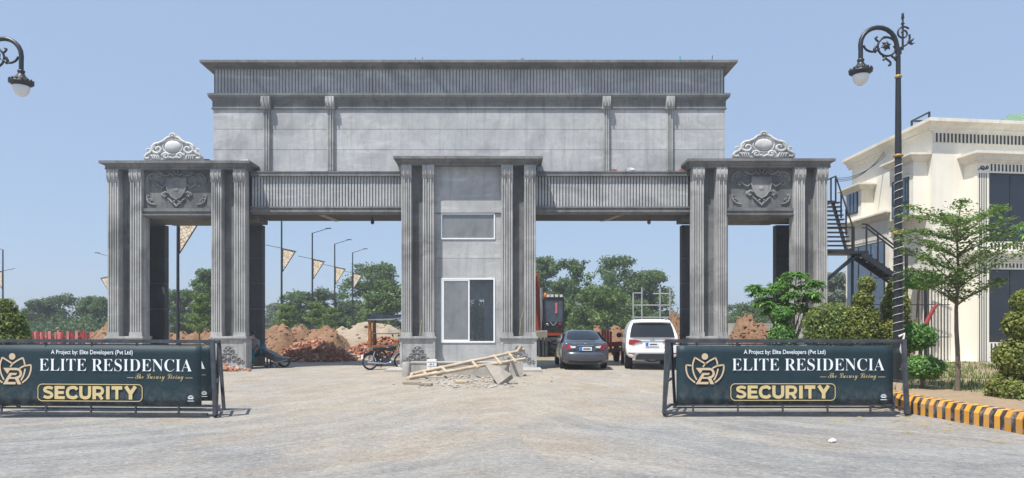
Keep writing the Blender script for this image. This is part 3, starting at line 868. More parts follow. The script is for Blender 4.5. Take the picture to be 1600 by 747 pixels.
for px0, px1, py, th, lab in ((631, 656, 599.5, .05, 'grey broken plank on the ground left of the ladder'), (654, 675, 602, .06, 'short bent plank beside the grey plank on the ground'), (711, 731, 597.5, .045, 'pale broken stick on the ground under the ladder')):
    Dp = GD(py); a = P(px0, py, Dp); b = P(px1, py + (2 if th == .06 else .5), GD(py + .5))
    a.z = b.z = th / 2 + .002
    o = MB().bar(a, b, .22 if th < .06 else .14, th).build('plank', M['plank'] if px0 != 711 else M['wood'])
    tag(o, lab, 'plank', 'planks lying by the ladder')
# small rubble
rb = MB()
for i in range(170):
    px = rnd.gauss(735, 45); py = rnd.uniform(584, 606)
    p = P(px, py, GD(py)); s = rnd.uniform(.012, .045)
    rb.ball((p.x, p.y, s * .3), s * rnd.uniform(.8, 1.6), s, s * .7, 6, 4, .4, False)
tag(rb.build('rubble', M['block']), 'scatter of small concrete crumbs round the ladder', 'rubble', kind='stuff')

# ------------------------------------------------------------------ lettering and barriers
def text_mesh(name, body, mat, x0, x1, z0, z1, y, parent, offset=0.0, shear=0.0, space=1.0):
    """flat lettering whose ink fills the given rectangle (local coordinates of the parent)"""
    c = bpy.data.curves.new(name, 'FONT'); c.body = body; c.offset = offset; c.shear = shear; c.resolution_u = 4; c.space_character = space
    t = bpy.data.objects.new(name, c); COL.objects.link(t)
    me = bpy.data.meshes.new_from_object(t.evaluated_get(bpy.context.evaluated_depsgraph_get()))
    bpy.data.objects.remove(t); bpy.data.curves.remove(c)
    xs = [v.co.x for v in me.vertices]; ys = [v.co.y for v in me.vertices]
    ax, bx, ay, by = min(xs), max(xs), min(ys), max(ys)
    for v in me.vertices:
        v.co = (x0 + (v.co.x - ax) / (bx - ax) * (x1 - x0), y, z0 + (v.co.y - ay) / (by - ay) * (z1 - z0))
    me.materials.clear(); me.materials.append(mat); me.name = name
    o = bpy.data.objects.new(name, me); COL.objects.link(o); o.parent = parent
    return o

def stroke(mb, pts, w, y, closed=False):
    """flat mitred line of width w in the sign plane"""
    n = len(pts); Lh, Rh = [], []
    for i in range(n):
        a = Vector(pts[i - 1] if (i or closed) else pts[i]); b = Vector(pts[(i + 1) % n] if (i < n - 1 or closed) else pts[i]); p = Vector(pts[i])
        d1 = (p - a).normalized() if (p - a).length > 1e-9 else (b - p).normalized()
        d2 = (b - p).normalized() if (b - p).length > 1e-9 else d1
        nn = Vector((-(d1 + d2).y, (d1 + d2).x))
        nn = nn.normalized() if nn.length > 1e-6 else Vector((-d1.y, d1.x))
        k = w / 2 / max(.45, abs(nn.dot(Vector((-d1.y, d1.x)))))
        Lh.append(p + nn * k); Rh.append(p - nn * k)
    vs = [(q.x, y, q.y) for q in Lh] + [(q.x, y, q.y) for q in Rh]
    m = n if closed else n - 1
    mb.add(vs, [(i, (i + 1) % n, n + (i + 1) % n, n + i) for i in range(m)])

def smooth_path(pts, k=4):
    out = []
    n = len(pts)
    for i in range(n - 1):
        p0, p1, p2, p3 = pts[max(0, i - 1)], pts[i], pts[i + 1], pts[min(n - 1, i + 2)]
        for j in range(k):
            t = j / k
            out.append(tuple(.5 * (2 * p1[a] + (p2[a] - p0[a]) * t + (2 * p0[a] - 5 * p1[a] + 4 * p2[a] - p3[a]) * t * t + (3 * p1[a] - p0[a] - 3 * p2[a] + p3[a]) * t ** 3) for a in range(2)))
    return out + [pts[-1]]

BD = 12.1
def barrier(rdx):
    s = BD / F; PC = 1226.5                                    # photo column of the sign's middle
    bx = lambda p: (p - PC) * s
    bz = lambda p: EYE + (HY - p) * s
    root = empty('barrier_sign', (PX(PC, BD), BD, 0))
    def part(mb, nm, mt, par=root): return mb.build(nm, M[mt], par, local=True)
    t = .055
    zt = bz(532.5)
    part(MB().bar((bx(1042), .0, zt), (bx(1414), .0, zt), t, t), 'top_rail', 'steel')
    part(MB().bar((bx(1052) + rdx, .88, zt - .03), (bx(1404) + rdx, .88, zt - .03), t, t), 'rear_top_rail', 'steel')
    part(MB().bar((bx(1040), .0, bz(645)), (bx(1405), .0, bz(645)), t, .045), 'bottom_rail', 'steel')
    part(MB().bar((bx(1052) + rdx, .88, .1), (bx(1404) + rdx, .88, .1), .045, .045), 'rear_bottom_rail', 'steel')
    part(MB().bar((bx(1052), .03, bz(637)), (bx(1400), .03, bz(637)), .03, .03), 'sign_ledge', 'steel')
    part(MB().bar((bx(1052), .03, bz(538)), (bx(1398), .03, bz(538)), .02, .02), 'sign_head_bar', 'steel')
    for a, b in ((1042.5, 1038), (1412, 1417)):
        part(MB().bar((bx(a), 0, zt + .025), (bx(b), 0, .07), .065, .065, (0, 1, 0)), 'post', 'steel')
        sg = 1 if a < 1200 else -1
        q = bx(1228 - sg * 176) + rdx
        part(MB().bar((q, .88, zt), (q - sg * .16, .74, .04), .05, .05, (0, 1, 0)), 'rear_leg', 'steel')
        part(MB().bar((q, .88, zt), (q + sg * .10, 1.0, .04), .05, .05, (0, 1, 0)), 'rear_leg', 'steel')
        part(MB().bar((bx(b), .03, .12), (q - sg * .02, .86, .1), .045, .045), 'side_bar', 'steel')
        part(MB().bar((bx((a + b) / 2), .03, .60), (q, .86, .60), .04, .04), 'side_bar', 'steel')
        part(MB().bar((bx(a), .03, zt), (q, .86, zt - .03), .04, .04), 'side_bar', 'steel')
        w = part(MB().box(bx(b) - .03, bx(b) + .03, -.05, .05, .045, .11), 'caster_fork', 'steel')
        part(MB().lathe((bx(b), 0, .052), [(.02, -.022), (.05, -.02), (.05, .02), (.02, .022)], 12, 'X'), 'caster_wheel', 'tyre', w)
    for p in (1089, 1152, 1224, 1294, 1362):
        part(MB().box(bx(p) - .012, bx(p) + .012, -.012, .012, bz(541), zt - .02), 'hanger', 'steel')
    for p in (1083, 1153, 1223, 1293, 1360):
        part(MB().box(bx(p) - .014, bx(p) + .014, -.012, .012, bz(644), bz(632)), 'hanger', 'steel')
    def sign(y, dx, dz):
        X = lambda p: bx(p) + dx
        Z = lambda p: bz(p) + dz
        # vinyl stretched over a frame: very slightly billowed sheet with real thickness
        mb = MB(); nx, nz = 24, 8; vs = []
        for side in (0, 1):
            for j in range(nz + 1):
                for i in range(nx + 1):
                    u, v = i / nx, j / nz
                    w = .013 * math.sin(u * 9.1 + 1 + rdx * 9) * math.sin(v * PI) + .004 * math.sin(u * 23 + v * 5)
                    vs.append((X(1057) + u * (X(1395) - X(1057)), y - .006 - w * .5 + side * .025, Z(632) + v * (Z(540) - Z(632)) + .004 * math.sin(u * 14)))
        N = (nx + 1) * (nz + 1); fs = []
        for j in range(nz):
            for i in range(nx):
                a = j * (nx + 1) + i
                fs.append((a, a + 1, a + nx + 2, a + nx + 1)); fs.append((N + a, N + a + nx + 1, N + a + nx + 2, N + a + 1))
        for i in range(nx):
            fs.append((i, N + i, N + i + 1, i + 1)); a = nz * (nx + 1) + i; fs.append((a, a + 1, N + a + 1, N + a))
        for j in range(nz):
            a = j * (nx + 1); fs.append((a, a + nx + 1, N + a + nx + 1, N + a)); a += nx; fs.append((a, N + a, N + a + nx + 1, a + nx + 1))
        mb.add(vs, fs, True)
        sp = part(mb, 'sign_panel', 'tealboard')
        yy = y - .018
        text_mesh('lettering', 'A Project by: Elite Developers (Pvt Ltd)', M['signwhite'], X(1161.5), X(1289), Z(555.2), Z(546.4), yy, sp, .008)
        serif = ''.join(chr(0x1D400 + ord(ch) - 65) if ch != ' ' else ' ' for ch in 'ELITE RESIDENCIA')
        text_mesh('lettering', serif, M['signwhite'], X(1143.2), X(1381), Z(579), Z(560), yy, sp, -.012)
        def scr(w):
            return ''.join(chr(0x1D4D0 + ord(ch) - 65) if 'A' <= ch <= 'Z' else chr(0x1D4EA + ord(ch) - 97) if 'a' <= ch <= 'z' else ch for ch in w)
        text_mesh('lettering', scr('The Luxury Living'), M['signgold'], X(1293), X(1368), Z(594.2), Z(582.6), yy, sp, -.01)
        heavy = {'S': [[(.92, .20), (.68, .125), (.42, .125), (.19, .20), (.18, .35), (.40, .445), (.62, .50), (.82, .62), (.82, .78), (.60, .875), (.34, .875), (.07, .79)]],
                 'E': [[(.14, 0), (.14, 1)], [(.14, .11), (.98, .11)], [(.14, .5), (.90, .5)], [(.14, .89), (1, .89)]],
                 'C': [[(.95, .27), (.78, .13), (.55, .11), (.25, .20), (.13, .50), (.25, .80), (.55, .89), (.78, .87), (.95, .73)]],
                 'U': [[(.13, 0), (.13, .55), (.20, .80), (.50, .90), (.80, .80), (.87, .55), (.87, 0)]],
                 'R': [[(.13, 0), (.13, 1)], [(.13, .11), (.52, .11), (.76, .17), (.85, .36), (.76, .55), (.52, .62), (.13, .62)], [(.52, .62), (.84, 1)]],
                 'I': [[(.5, 0), (.5, 1)]], 'T': [[(0, .12), (1, .12)], [(.5, .12), (.5, 1)]], 'Y': [[(.12, 0), (.5, .56)], [(.88, 0), (.5, .56)], [(.5, .52), (.5, 1)]]}
        for ch, a, b in zip('SECURITY', (1149.2, 1168, 1185, 1206.1, 1227, 1247.4, 1256.3, 1276), (1165.7, 1183.4, 1203.6, 1224.4, 1245, 1253.7, 1273, 1295.9)):
            em_ = MB()
            for q, path in enumerate(heavy[ch]):
                pp = [(X(a + (b - a) * u), Z(602.3 + 20.2 * v)) for u, v in path]
                if ch in 'SCU' or (ch == 'R' and q == 1): pp = smooth_path(pp, 4)
                stroke(em_, pp, (.050 if ch == 'S' else .056) if ch in 'SCU' else (.052 if q and ch in 'ETR' else .063), yy - .0005 * q)
            part(em_, 'lettering', 'signgold', sp)
        ln = MB()
        for a, b in ((1280.4, 1290.3), (1371, 1382.2)): stroke(ln, [(X(a), Z(588.8)), (X(b), Z(588.8))], .007, yy)
        part(ln, 'dash_line', 'signgold', sp)
        bd = MB(); pts = []; r = 6.5
        for cx_, cy_, a0 in ((1304 - r, 599.5 + r, 0), (1141.3 + r, 599.5 + r, 90), (1141.3 + r, 625.3 - r, 180), (1304 - r, 625.3 - r, 270)):
            for k in range(6):
                a = math.radians(a0 + k * 18); pts.append((X(cx_ + r * math.cos(a)), Z(cy_ - r * math.sin(a))))
        stroke(bd, pts, .013, yy, True)
        part(bd, 'border_line', 'signgold', sp)
        em = MB(); lx = lambda q: X(1060 + q / 7.117); lz = lambda q: Z(535 + q / 7.117); k = s / 7.117
        def st(path, w, sm=True):
            pp = smooth_path(path, 4) if sm else path
            stroke(em, [(lx(a), lz(b)) for a, b in pp], w * k, yy)
        cir = [(lx(290 + 36 * math.cos(a * PI / 12)), lz(157 + 36 * math.sin(a * PI / 12))) for a in range(24)]
        em.add([(a, yy, b) for a, b in cir], [tuple(range(24))])
        st([(305, 243), (180, 168)], 17, False); st([(180, 166), (157, 235), (156, 300), (173, 362), (200, 415)], 17)
        st([(268, 272), (300, 235), (350, 200), (408, 170)], 17); st([(406, 168), (424, 210), (432, 258)], 17)
        st([(436, 292), (424, 345), (408, 385), (388, 418)], 17)
        st([(82, 250), (140, 257)], 16, False); st([(82, 250), (85, 315), (112, 385), (182, 446)], 17)
        st([(374, 288), (420, 263), (500, 248)], 17); st([(500, 248), (496, 315), (465, 390), (402, 446)], 17)
        def fill(pp): em.add([(lx(a), yy - .0006, lz(b)) for a, b in pp], [tuple(range(len(pp)))])
        fill([(190, 283), (228, 283), (262, 312), (238, 350)])
        st([(215, 296), (345, 296), (375, 312), (388, 345), (372, 378), (335, 392), (318, 400)], 26)
        fill([(262, 338), (345, 338), (335, 362), (285, 362), (272, 384), (330, 384), (322, 404), (258, 404), (240, 438), (334, 438), (326, 464), (188, 464)])
        fill([(322, 398), (358, 390), (394, 464), (352, 464)])
        part(em, 'emblem', 'signtan', sp)
        sm = MB()
        for a in range(2):
            stroke(sm, [(X(1379.5 + (4.2 - 1.8 * a) * math.cos(q)), Z(620 - (4.0 - 1.5 * a) * math.sin(q))) for q in [PI * i / 10 for i in range(11)]], .009, yy)
        stroke(sm, [(X(1376), Z(620.6)), (X(1383), Z(620.6))], .016, yy); stroke(sm, [(X(1374.6), Z(624.3)), (X(1384.6), Z(624.3))], .010, yy)
        part(sm, 'small_mark', 'signwhite', sp)
        return sp
    sign(-.005, 0, 0)
    return root, sign
b1, _ = barrier(.18)
tag(b1, 'teal SECURITY barrier stand before the yellow and black kerb on the right', 'barrier', 'wheeled sign barriers')
b2, sign_fn = barrier(-.18)
dl = BD - .12
b2.location = (b1.location.x + PX(1226.5 - 1081, dl) - PX(1226.5, BD) , dl, 0)
b2.rotation_euler = (0, math.radians(.25), math.radians(-1.0))
tag(b2, 'teal SECURITY barrier stand on the left, with a second sign panel just behind the first', 'barrier', 'wheeled sign barriers')
# the second panel hangs on the left barrier's rear frame
rear = sign_fn(.86, -.16, -.01)
rear.parent = b2

# ------------------------------------------------------------------ cream building
C0 = Vector((15.43, 24.6, 0)); UD = Vector((math.cos(math.radians(7)), math.sin(math.radians(7)), 0))
bld = empty('cream_building', (16, 24, 0), label='two storey cream office building with tinted windows right of the gate', cat='building')
ZR = PZ(188, C0.y); ZG = .0
ang = math.radians(7)
FM = Matrix.Translation(C0) @ Matrix.Rotation(ang, 4, 'Z')        # front wall frame: x along the wall, y into the building
def fpart(mb, nm, mt, par=bld): return mb.xform(FM).build(nm, M[mt], par)
yfar = 30.3
# body: side wall runs straight back, front wall turns 7 degrees
E1 = C0 + UD * 14
foot = [(C0.x, C0.y), (E1.x, E1.y), (E1.x, yfar + 3), (C0.x, yfar)]
MB().prism([(x, y, ZG - .3) for x, y in foot], (0, 0, ZR - .05 - ZG + .3)).build('wall', M['cream'], bld)
def band(path, prof, nm, mt, par=bld):
    """moulding swept along a plan polyline, outward = right-hand side of travel"""
    n = len(path); dirs = []
    for i in range(n):
        a = Vector(path[max(0, i - 1)]); b = Vector(path[min(n - 1, i + 1)]); p = Vector(path[i])
        d1 = (p - a).normalized() if i else (b - p).normalized(); d2 = (b - p).normalized() if i < n - 1 else d1
        n1 = Vector((d1.y, -d1.x)); n2 = Vector((d2.y, -d2.x)); m = (n1 + n2).normalized()
        dirs.append(m / max(.4, m.dot(n1)))
    vs = []; k = len(prof)
    for i in range(n):
        for o, z in prof: vs.append((path[i][0] + dirs[i].x * o, path[i][1] + dirs[i].y * o, z))
    fs = []
    for i in range(n - 1):
        for j in range(k):
            fs.append((i * k + j, (i + 1) * k + j, (i + 1) * k + (j + 1) % k, i * k + (j + 1) % k))
    fs.append(tuple(range(k))); fs.append(tuple((n - 1) * k + j for j in range(k))[::-1])
    return MB().add(vs, fs).build(nm, M[mt], par)
def moulding(z0, z1, o): 
    h = z1 - z0
    return [(-.03, z0), (.05, z0), (.07, z0 + h * .18), (.12, z0 + h * .22), (.14, z0 + h * .4), (o * .62, z0 + h * .55), (o * .9, z0 + h * .7), (o, z0 + h * .74), (o, z1), (-.03, z1)]
band([(C0.x, yfar + .2), (C0.x, C0.y), (E1.x, E1.y)], moulding(ZR - .46, ZR, .34), 'roof_cornice', 'creamtrim')
# slotted frieze on the front
zs1, zs0 = PZ(203, C0.y), PZ(222, C0.y)
fr = fpart(MB().box(.02, 13.6, -.03, .02, zs0 - .02, zs1 + .02), 'frieze', 'creamtrim')
mb = MB()
for i in range(88):
    x = .10 + i * .15
    mb.box(x, x + .075, -.036, -.028, zs0, zs1)
tag(fpart(mb, 'frieze_slots', 'slot', fr), kind='stuff')
# projecting front bay
X0, DP = 1.22, .62
bz1, bz0 = PZ(236, 24.0), PZ(252, 24.0)
zb = [PZ(q, 24) for q in (268, 376, 392, 406, 420, 535)]
bay = fpart(MB().box(X0 + .01, 9.6, -DP + .14, .0, ZG - .2, bz0 + .02), 'bay', 'cream')
p0 = FM @ Vector((X0, 0, 0)); p1 = FM @ Vector((X0, -DP, 0)); p2 = FM @ Vector((9.6, -DP, 0)); p3 = FM @ Vector((9.6, 0, 0))
band([(p0.x, p0.y), (p1.x, p1.y), (p2.x, p2.y), (p3.x, p3.y)], moulding(bz0, bz1, .26), 'bay_cornice', 'creamtrim', bay)
band([(p0.x, p0.y), (p1.x, p1.y), (p2.x, p2.y), (p3.x, p3.y)], moulding(zb[3] - .04, zb[2] + .02, .2), 'bay_string_course', 'creamtrim', bay)
W0, W1 = X0 + .46, 9.2
for z_b, z_t, zu, zd in ((zb[1], zb[0], bz0, zb[2] + .02), (zb[5], zb[4], zb[3] - .05, zb[5] - .75)):
    # wall skin round the opening, glazing set back
    fpart(MB().box(X0, W0, -DP, -DP + .145, zd, zu), 'pier', 'cream', bay)
    sk = fpart(MB().box(W0 + .002, 9.6, -DP, -DP + .145, z_t, zu), 'window_head', 'cream', bay)
    mb = MB()
    for i in range(52): mb.box(W0 + .06 + i * .145, W0 + .125 + i * .145, -DP - .006, -DP + .01, z_t + .06, zu - .05)
    tag(fpart(mb, 'head_slots', 'slot', sk), kind='stuff')
    sk = fpart(MB().box(W0 + .002, 9.6, -DP, -DP + .145, zd, z_b), 'window_apron', 'cream', bay)
    mb = MB()
    for i in range(52): mb.box(W0 + .06 + i * .145, W0 + .125 + i * .145, -DP - .006, -DP + .01, zd + .06, z_b - .04)
    tag(fpart(mb, 'apron_slots', 'slot', sk), kind='stuff')
    for k in range(4):
        fpart(MB().box(X0 + .07 + k * .085, X0 + .105 + k * .085, -DP - .006, -DP + .01, zd + .06, zu - (.38 if zu == bz0 else .1)), 'pier_slot', 'slot', bay)
    wn_ = fpart(frame_rect(W0 + .002, W1, z_b, z_t, -DP + .03, -DP + .09, .05), 'window', 'winframe')
    for i in range(9):
        x = W0 + .05 + i * .83
        if i: fpart(MB().box(x - .03, x + .03, -DP + .04, -DP + .085, z_b + .05, z_t - .05), 'mullion', 'winframe', wn_)
        fpart(MB().box(x + (.03 if i else 0), min(x + .80, W1 - .05), -DP + .052, -DP + .06, z_b + .05, z_t - .05), 'pane', 'winglass', wn_)
mb = MB(); mb2 = [(X0 + .10 + a, -DP - .01, bz0 - .2 + b) for a, b in scroll_pts((.10, .0), .085, .02, -2.8, -1.2, 14)]
mb.tube(mb2, .017, 5); mb.tube([(X0 + .10 + a, -DP - .01, bz0 - .2 + b) for a, b in scroll_pts((.27, .03), .07, .015, 3.4, 1.2, 14)], .017, 5)
mb.tube([(X0 + .02, -DP - .01, bz0 - .27), (X0 + .12, -DP - .01, bz0 - .22), (X0 + .22, -DP - .01, bz0 - .27), (X0 + .36, -DP - .01, bz0 - .22)], .017, 5)
fpart(mb, 'scroll_ornament', 'plastic', bay)
fpart(MB().box(-.06, 10, -.62, .02, -.2, .34), 'base_course', 'creamtrim')
# side wall: two window bays upstairs, one deep bay downstairs
SX = C0.x
def side_bay(y0, y1, zb_, zt_, wz0, wz1, px_, nm):
    x1 = SX - px_
    b = MB().box(x1, SX + .0, y0, y1, zb_, zt_ + .01).build(nm, M['cream'], bld)
    band([(SX, y1), (x1, y1), (x1, y0), (SX, y0)], moulding(zt_, zt_ + .26, .26), 'bay_cornice', 'creamtrim', b)
    w = MB().box(x1 - .03, x1 - .002, y0 + .25, y1 - .18, wz0, wz1).build('window', M['winframe'], bld)
    n = 3; L_ = (y1 - y0 - .43) / n
    for i in range(n):
        MB().box(x1 - .045, x1 - .032, y0 + .25 + i * L_ + .05, y0 + .25 + (i + 1) * L_ - .05, wz0 + .05, wz1 - .05).build('pane', M['blueglass'], w)
    MB().box(x1 - .02, x1 + .0, y0 + .12, y1 - .08, wz1 + .1, zt_ - .03).build('head_panel', M['creamtrim'], b)
    return b
side_bay(24.88, 26.4, PZ(345, 26.2), PZ(252, 24.88), PZ(338, 25.6), PZ(280, 25.6), .53, 'side_bay')
side_bay(28.54, 29.85, PZ(345, 29), PZ(297, 28.54), PZ(335, 29.2), PZ(300, 29.2), .51, 'side_bay')
side_bay(26.6, 29.95, -.2, PZ(352, 28.5), .6, PZ(372, 28.5) - .3, .45, 'ground_floor_bay')
# rail and netting shelter on the roof
rr = MB()
for y in (25.6, 26.7): rr.tube([(SX + .5, y, ZR - .1), (SX + .5, y, ZR + .62)], .04, 6)
rr.tube([(SX + .5, 26.7, ZR + .60), (SX + 2.3, 26.7, ZR + .60)], .04, 6).tube([(SX + .5, 25.6, ZR + .60), (SX + .5, 26.7, ZR + .60)], .035, 6).tube([(SX + .5, 26.7, ZR + .35), (SX + 2.3, 26.7, ZR + .3)], .03, 6)
rr.build('roof_rail', M['black'], bld)
nt = empty('shade_shelter', (PX(1590, 28.5), 28.5, ZR), label='green shade net stretched over a frame on the cream building roof', cat='shade shelter')
q = [P(1563, 193, 27.6), P(1578, 179, 28.6), P(1640, 178, 28.6), P(1640, 192, 27.6)]
MB().prism(q, (0, .03, .02)).build('net', M['greennet'], nt)
for a in ((1566, 27.6), (1580, 28.6), (1612, 27.8)):
    x = PX(a[0], a[1]); MB().tube([(x, a[1], ZR - .06), (x, a[1], PZ(186, a[1]))], .03, 5).build('post', M['greenpipe'], nt)
# overhead cables to the building
cb = MB()
for k in range(3):
    a = P(1305, 278 + k * 2, 27.5); b = Vector((SX - .02, 27.6, PZ(243, 27.6) + k * .12)); pts = []
    for i in range(15):
        t = i / 14; p = a.lerp(b, t); p.z -= (.45 + .12 * k) * 4 * t * (1 - t) * .6; pts.append(p)
    cb.tube(pts, .011, 4)
tag(cb.build('cable', M['black']), 'thin sagging cables strung from the black stair to the cream building', 'cable', kind='stuff')

# ------------------------------------------------------------------ black steel stair
st = empty('steel_staircase', (12.5, 24, 0), label='black steel outdoor staircase with landings between the gate and the cream building', cat='staircase')
sx0, sx1 = 12.2, 13.36
zt_, zl = PZ(315, 27.6), PZ(394, 26.2)
n = 12; y_top, y_bot = 27.55, 26.5
for i in range(n):
    t = (i + .5) / n; y = y_top + (y_bot - y_top) * t; z = zt_ + (zl - zt_) * t
    MB().box(sx0 + .03, sx1 + .12, y - .12, y + .12, z, z + .045).build('tread', M['black'], st)
for x in (sx0, sx1 - .08):
    MB().bar((x, y_top + .1, zt_), (x, y_bot - .05, zl), .06, .16).build('stringer', M['black'], st)
MB().box(sx0 - .1, sx1 + .05, 27.7, 28.7, zt_ - .02, zt_ + .06).build('top_landing', M['black'], st)
MB().box(sx0 - .05, 13.72, 25.7, 26.45, zl - .11, zl).build('landing', M['black'], st)
hr = sx1 + .08
MB().tube([(hr, 28.6, zt_ + 1.05), (hr, 27.7, zt_ + 1.05), (hr + .03, 26.4, zl + 1.0)], .035, 6, smooth=False).build('handrail', M['black'], st)
for y, z in ((28.6, zt_), (28.1, zt_), (27.7, zt_), (27.25, zt_ + (zl - zt_) * .33), (26.85, zt_ + (zl - zt_) * .66)):
    MB().bar((hr, y, z), (hr, y, z + 1.03), .05, .05).build('baluster', M['black'], st)
MB().bar((hr + .04, 26.4, zl), (hr + .04, 26.4, zl + 1.0), .09, .09).build('newel', M['black'], st)
MB().tube([(sx0, 26.42, zl + .99), (13.5, 26.42, zl + .99)], .025, 6).build('handrail', M['black'], st)
zl2 = PZ(435, 26.0); n2 = 6; fx0, fx1 = 13.62, 14.95
for i in range(n2):
    t = (i + .5) / n2; x = fx0 + (fx1 - fx0) * t; z = zl + (zl2 - zl) * t - .06
    MB().box(x - .14, x + .14, 25.72, 26.42, z - .03, z + .01).build('tread', M['black'], st)
    MB().box(x + .09, x + .13, 25.72, 26.42, z - .15, z - .032).build('riser', M['black'], st)
for y in (25.69, 26.45):
    MB().bar((fx0 - .15, y, zl - .12), (fx1 + .1, y, zl2 - .17), .05, .19).build('stringer', M['black'], st)
MB().box(14.55, 15.35, 24.75, 25.66, zl2 - .12, zl2 - .02).build('landing', M['black'], st)
for off in (1.0, .86):
    MB().tube([(13.45, 25.68, zl + off), (13.62, 25.68, zl + off), (14.95, 25.68, zl2 + off), (15.3, 25.68, zl2 + off)], .032, 6, smooth=False).build('handrail', M['black'], st)
for x, z in ((13.62, zl), (14.05, zl + (zl2 - zl) * .33), (14.9, zl2)):
    MB().bar((x, 25.68, z - .1), (x, 25.68, z + 1.0), .05, .05).build('baluster', M['black'], st)
for a, b in (((13.45, 25.9, zl - .1), (12.0, 25.9, 3.15)), ((13.5, 26.3, zl - .1), (12.2, 26.3, 3.2)), ((14.6, 25.7, zl2 - .05), (14.2, 25.7, 2.4)), ((14.2, 25.7, 2.4), (14.05, 25.7, .0)), ((14.65, 25.75, zl2 - .1), (14.6, 25.75, .0)), ((14.6, 24.8, zl2 - .1), (14.6, 24.8, .0)), ((15.3, 24.8, zl2 - .1), (15.3, 24.8, .0)), ((13.4, 26.3, zl - .1), (13.4, 26.3, .0)), ((14.6, 24.8, zl2 + 1.0), (14.6, 24.8, zl2 - .1))):
    MB().bar(a, b, .08, .08).build('support', M['black'], st)
# lower flight and guard bars seen through the shrubs
for i in range(10):
    MB().bar((14.75 + i * .115, 24.3, -.1), (14.75 + i * .115, 24.3, 3.3), .022, .022).build('guard_bar', M['black'], st)
for z in (1.2, 2.35, 3.3): MB().bar((13.0, 24.3, z), (15.85, 24.3, z), .03, .03).build('guard_rail', M['black'], st)
rp = MB(); a = P(1460, 478, 24.2); b = P(1446, 505, 24.2)
for i in range(13):
    t = i / 12; p = a.lerp(b, t); rp.tube([p + Vector((-.1 + .2 * k / 6, -.03 - .03 * math.sin(k * PI / 6), .02 * k - .06)) for k in range(7)], .027, 5)
tag(rp.build('hose_coil', M['redpaint']), 'dull red ribbed hose hanging on the bars beside the staircase', 'hose')

# ------------------------------------------------------------------ verge and kerb
KX = 7.48
def kx(y): return KX + max(0.0, (12.3 - y)) * .10
mb = MB(); nx, ny = 30, 60
for j in range(ny + 1):
    y = 5 + 21 * j / ny
    for i in range(nx + 1):
        t = i / nx; x = kx(y) + .17 + t * (16.5 - kx(y))
        e = min(1, t * 8)
        z = .235 + .06 * e * (1 + 1.2 * noise.noise((x * .9, y * .9, 0))) + .03 * noise.noise((x * 3.1, y * 3.1, 4)) * e + .02
        mb.v.append((x, y, z))
for j in range(ny):
    for i in range(nx):
        a = j * (nx + 1) + i; mb.f.append((a, a + 1, a + nx + 2, a + nx + 1)); mb.s.append(True)
verge = tag(mb.build('verge', M['soil']), 'raised sandy planting verge behind the painted kerb', 'verge', kind='structure')
kerb = empty('kerb', (KX, 12, 0), label='yellow and black striped kerb along the planting verge', cat='kerb', kind='structure')
pitch = .102; prof = [(0, -.05), (.0, .2), (.055, .30), (.2, .31), (.2, -.05)]
meshes = {}
y = 15.6; i = 0
while y > 6.6:
    c = 'yellow' if i % 2 else 'kerbblack'
    w = pitch * (1.14 if c == 'yellow' else .84)
    if c not in meshes:
        bm_ = MB(); bm_.prism([(px_, 0, z) for px_, z in prof], (0, w - .006, 0))
        o = bm_.build('kerb_block', M[c], kerb, local=True); meshes[c] = o.data
    else:
        o = bpy.data.objects.new('kerb_block', meshes[c]); COL.objects.link(o); o.parent = kerb
    o.location = (kx(y) - KX + rnd.uniform(-.004, .004), y - w - 12, rnd.uniform(-.006, .004))
    y -= w; i += 1

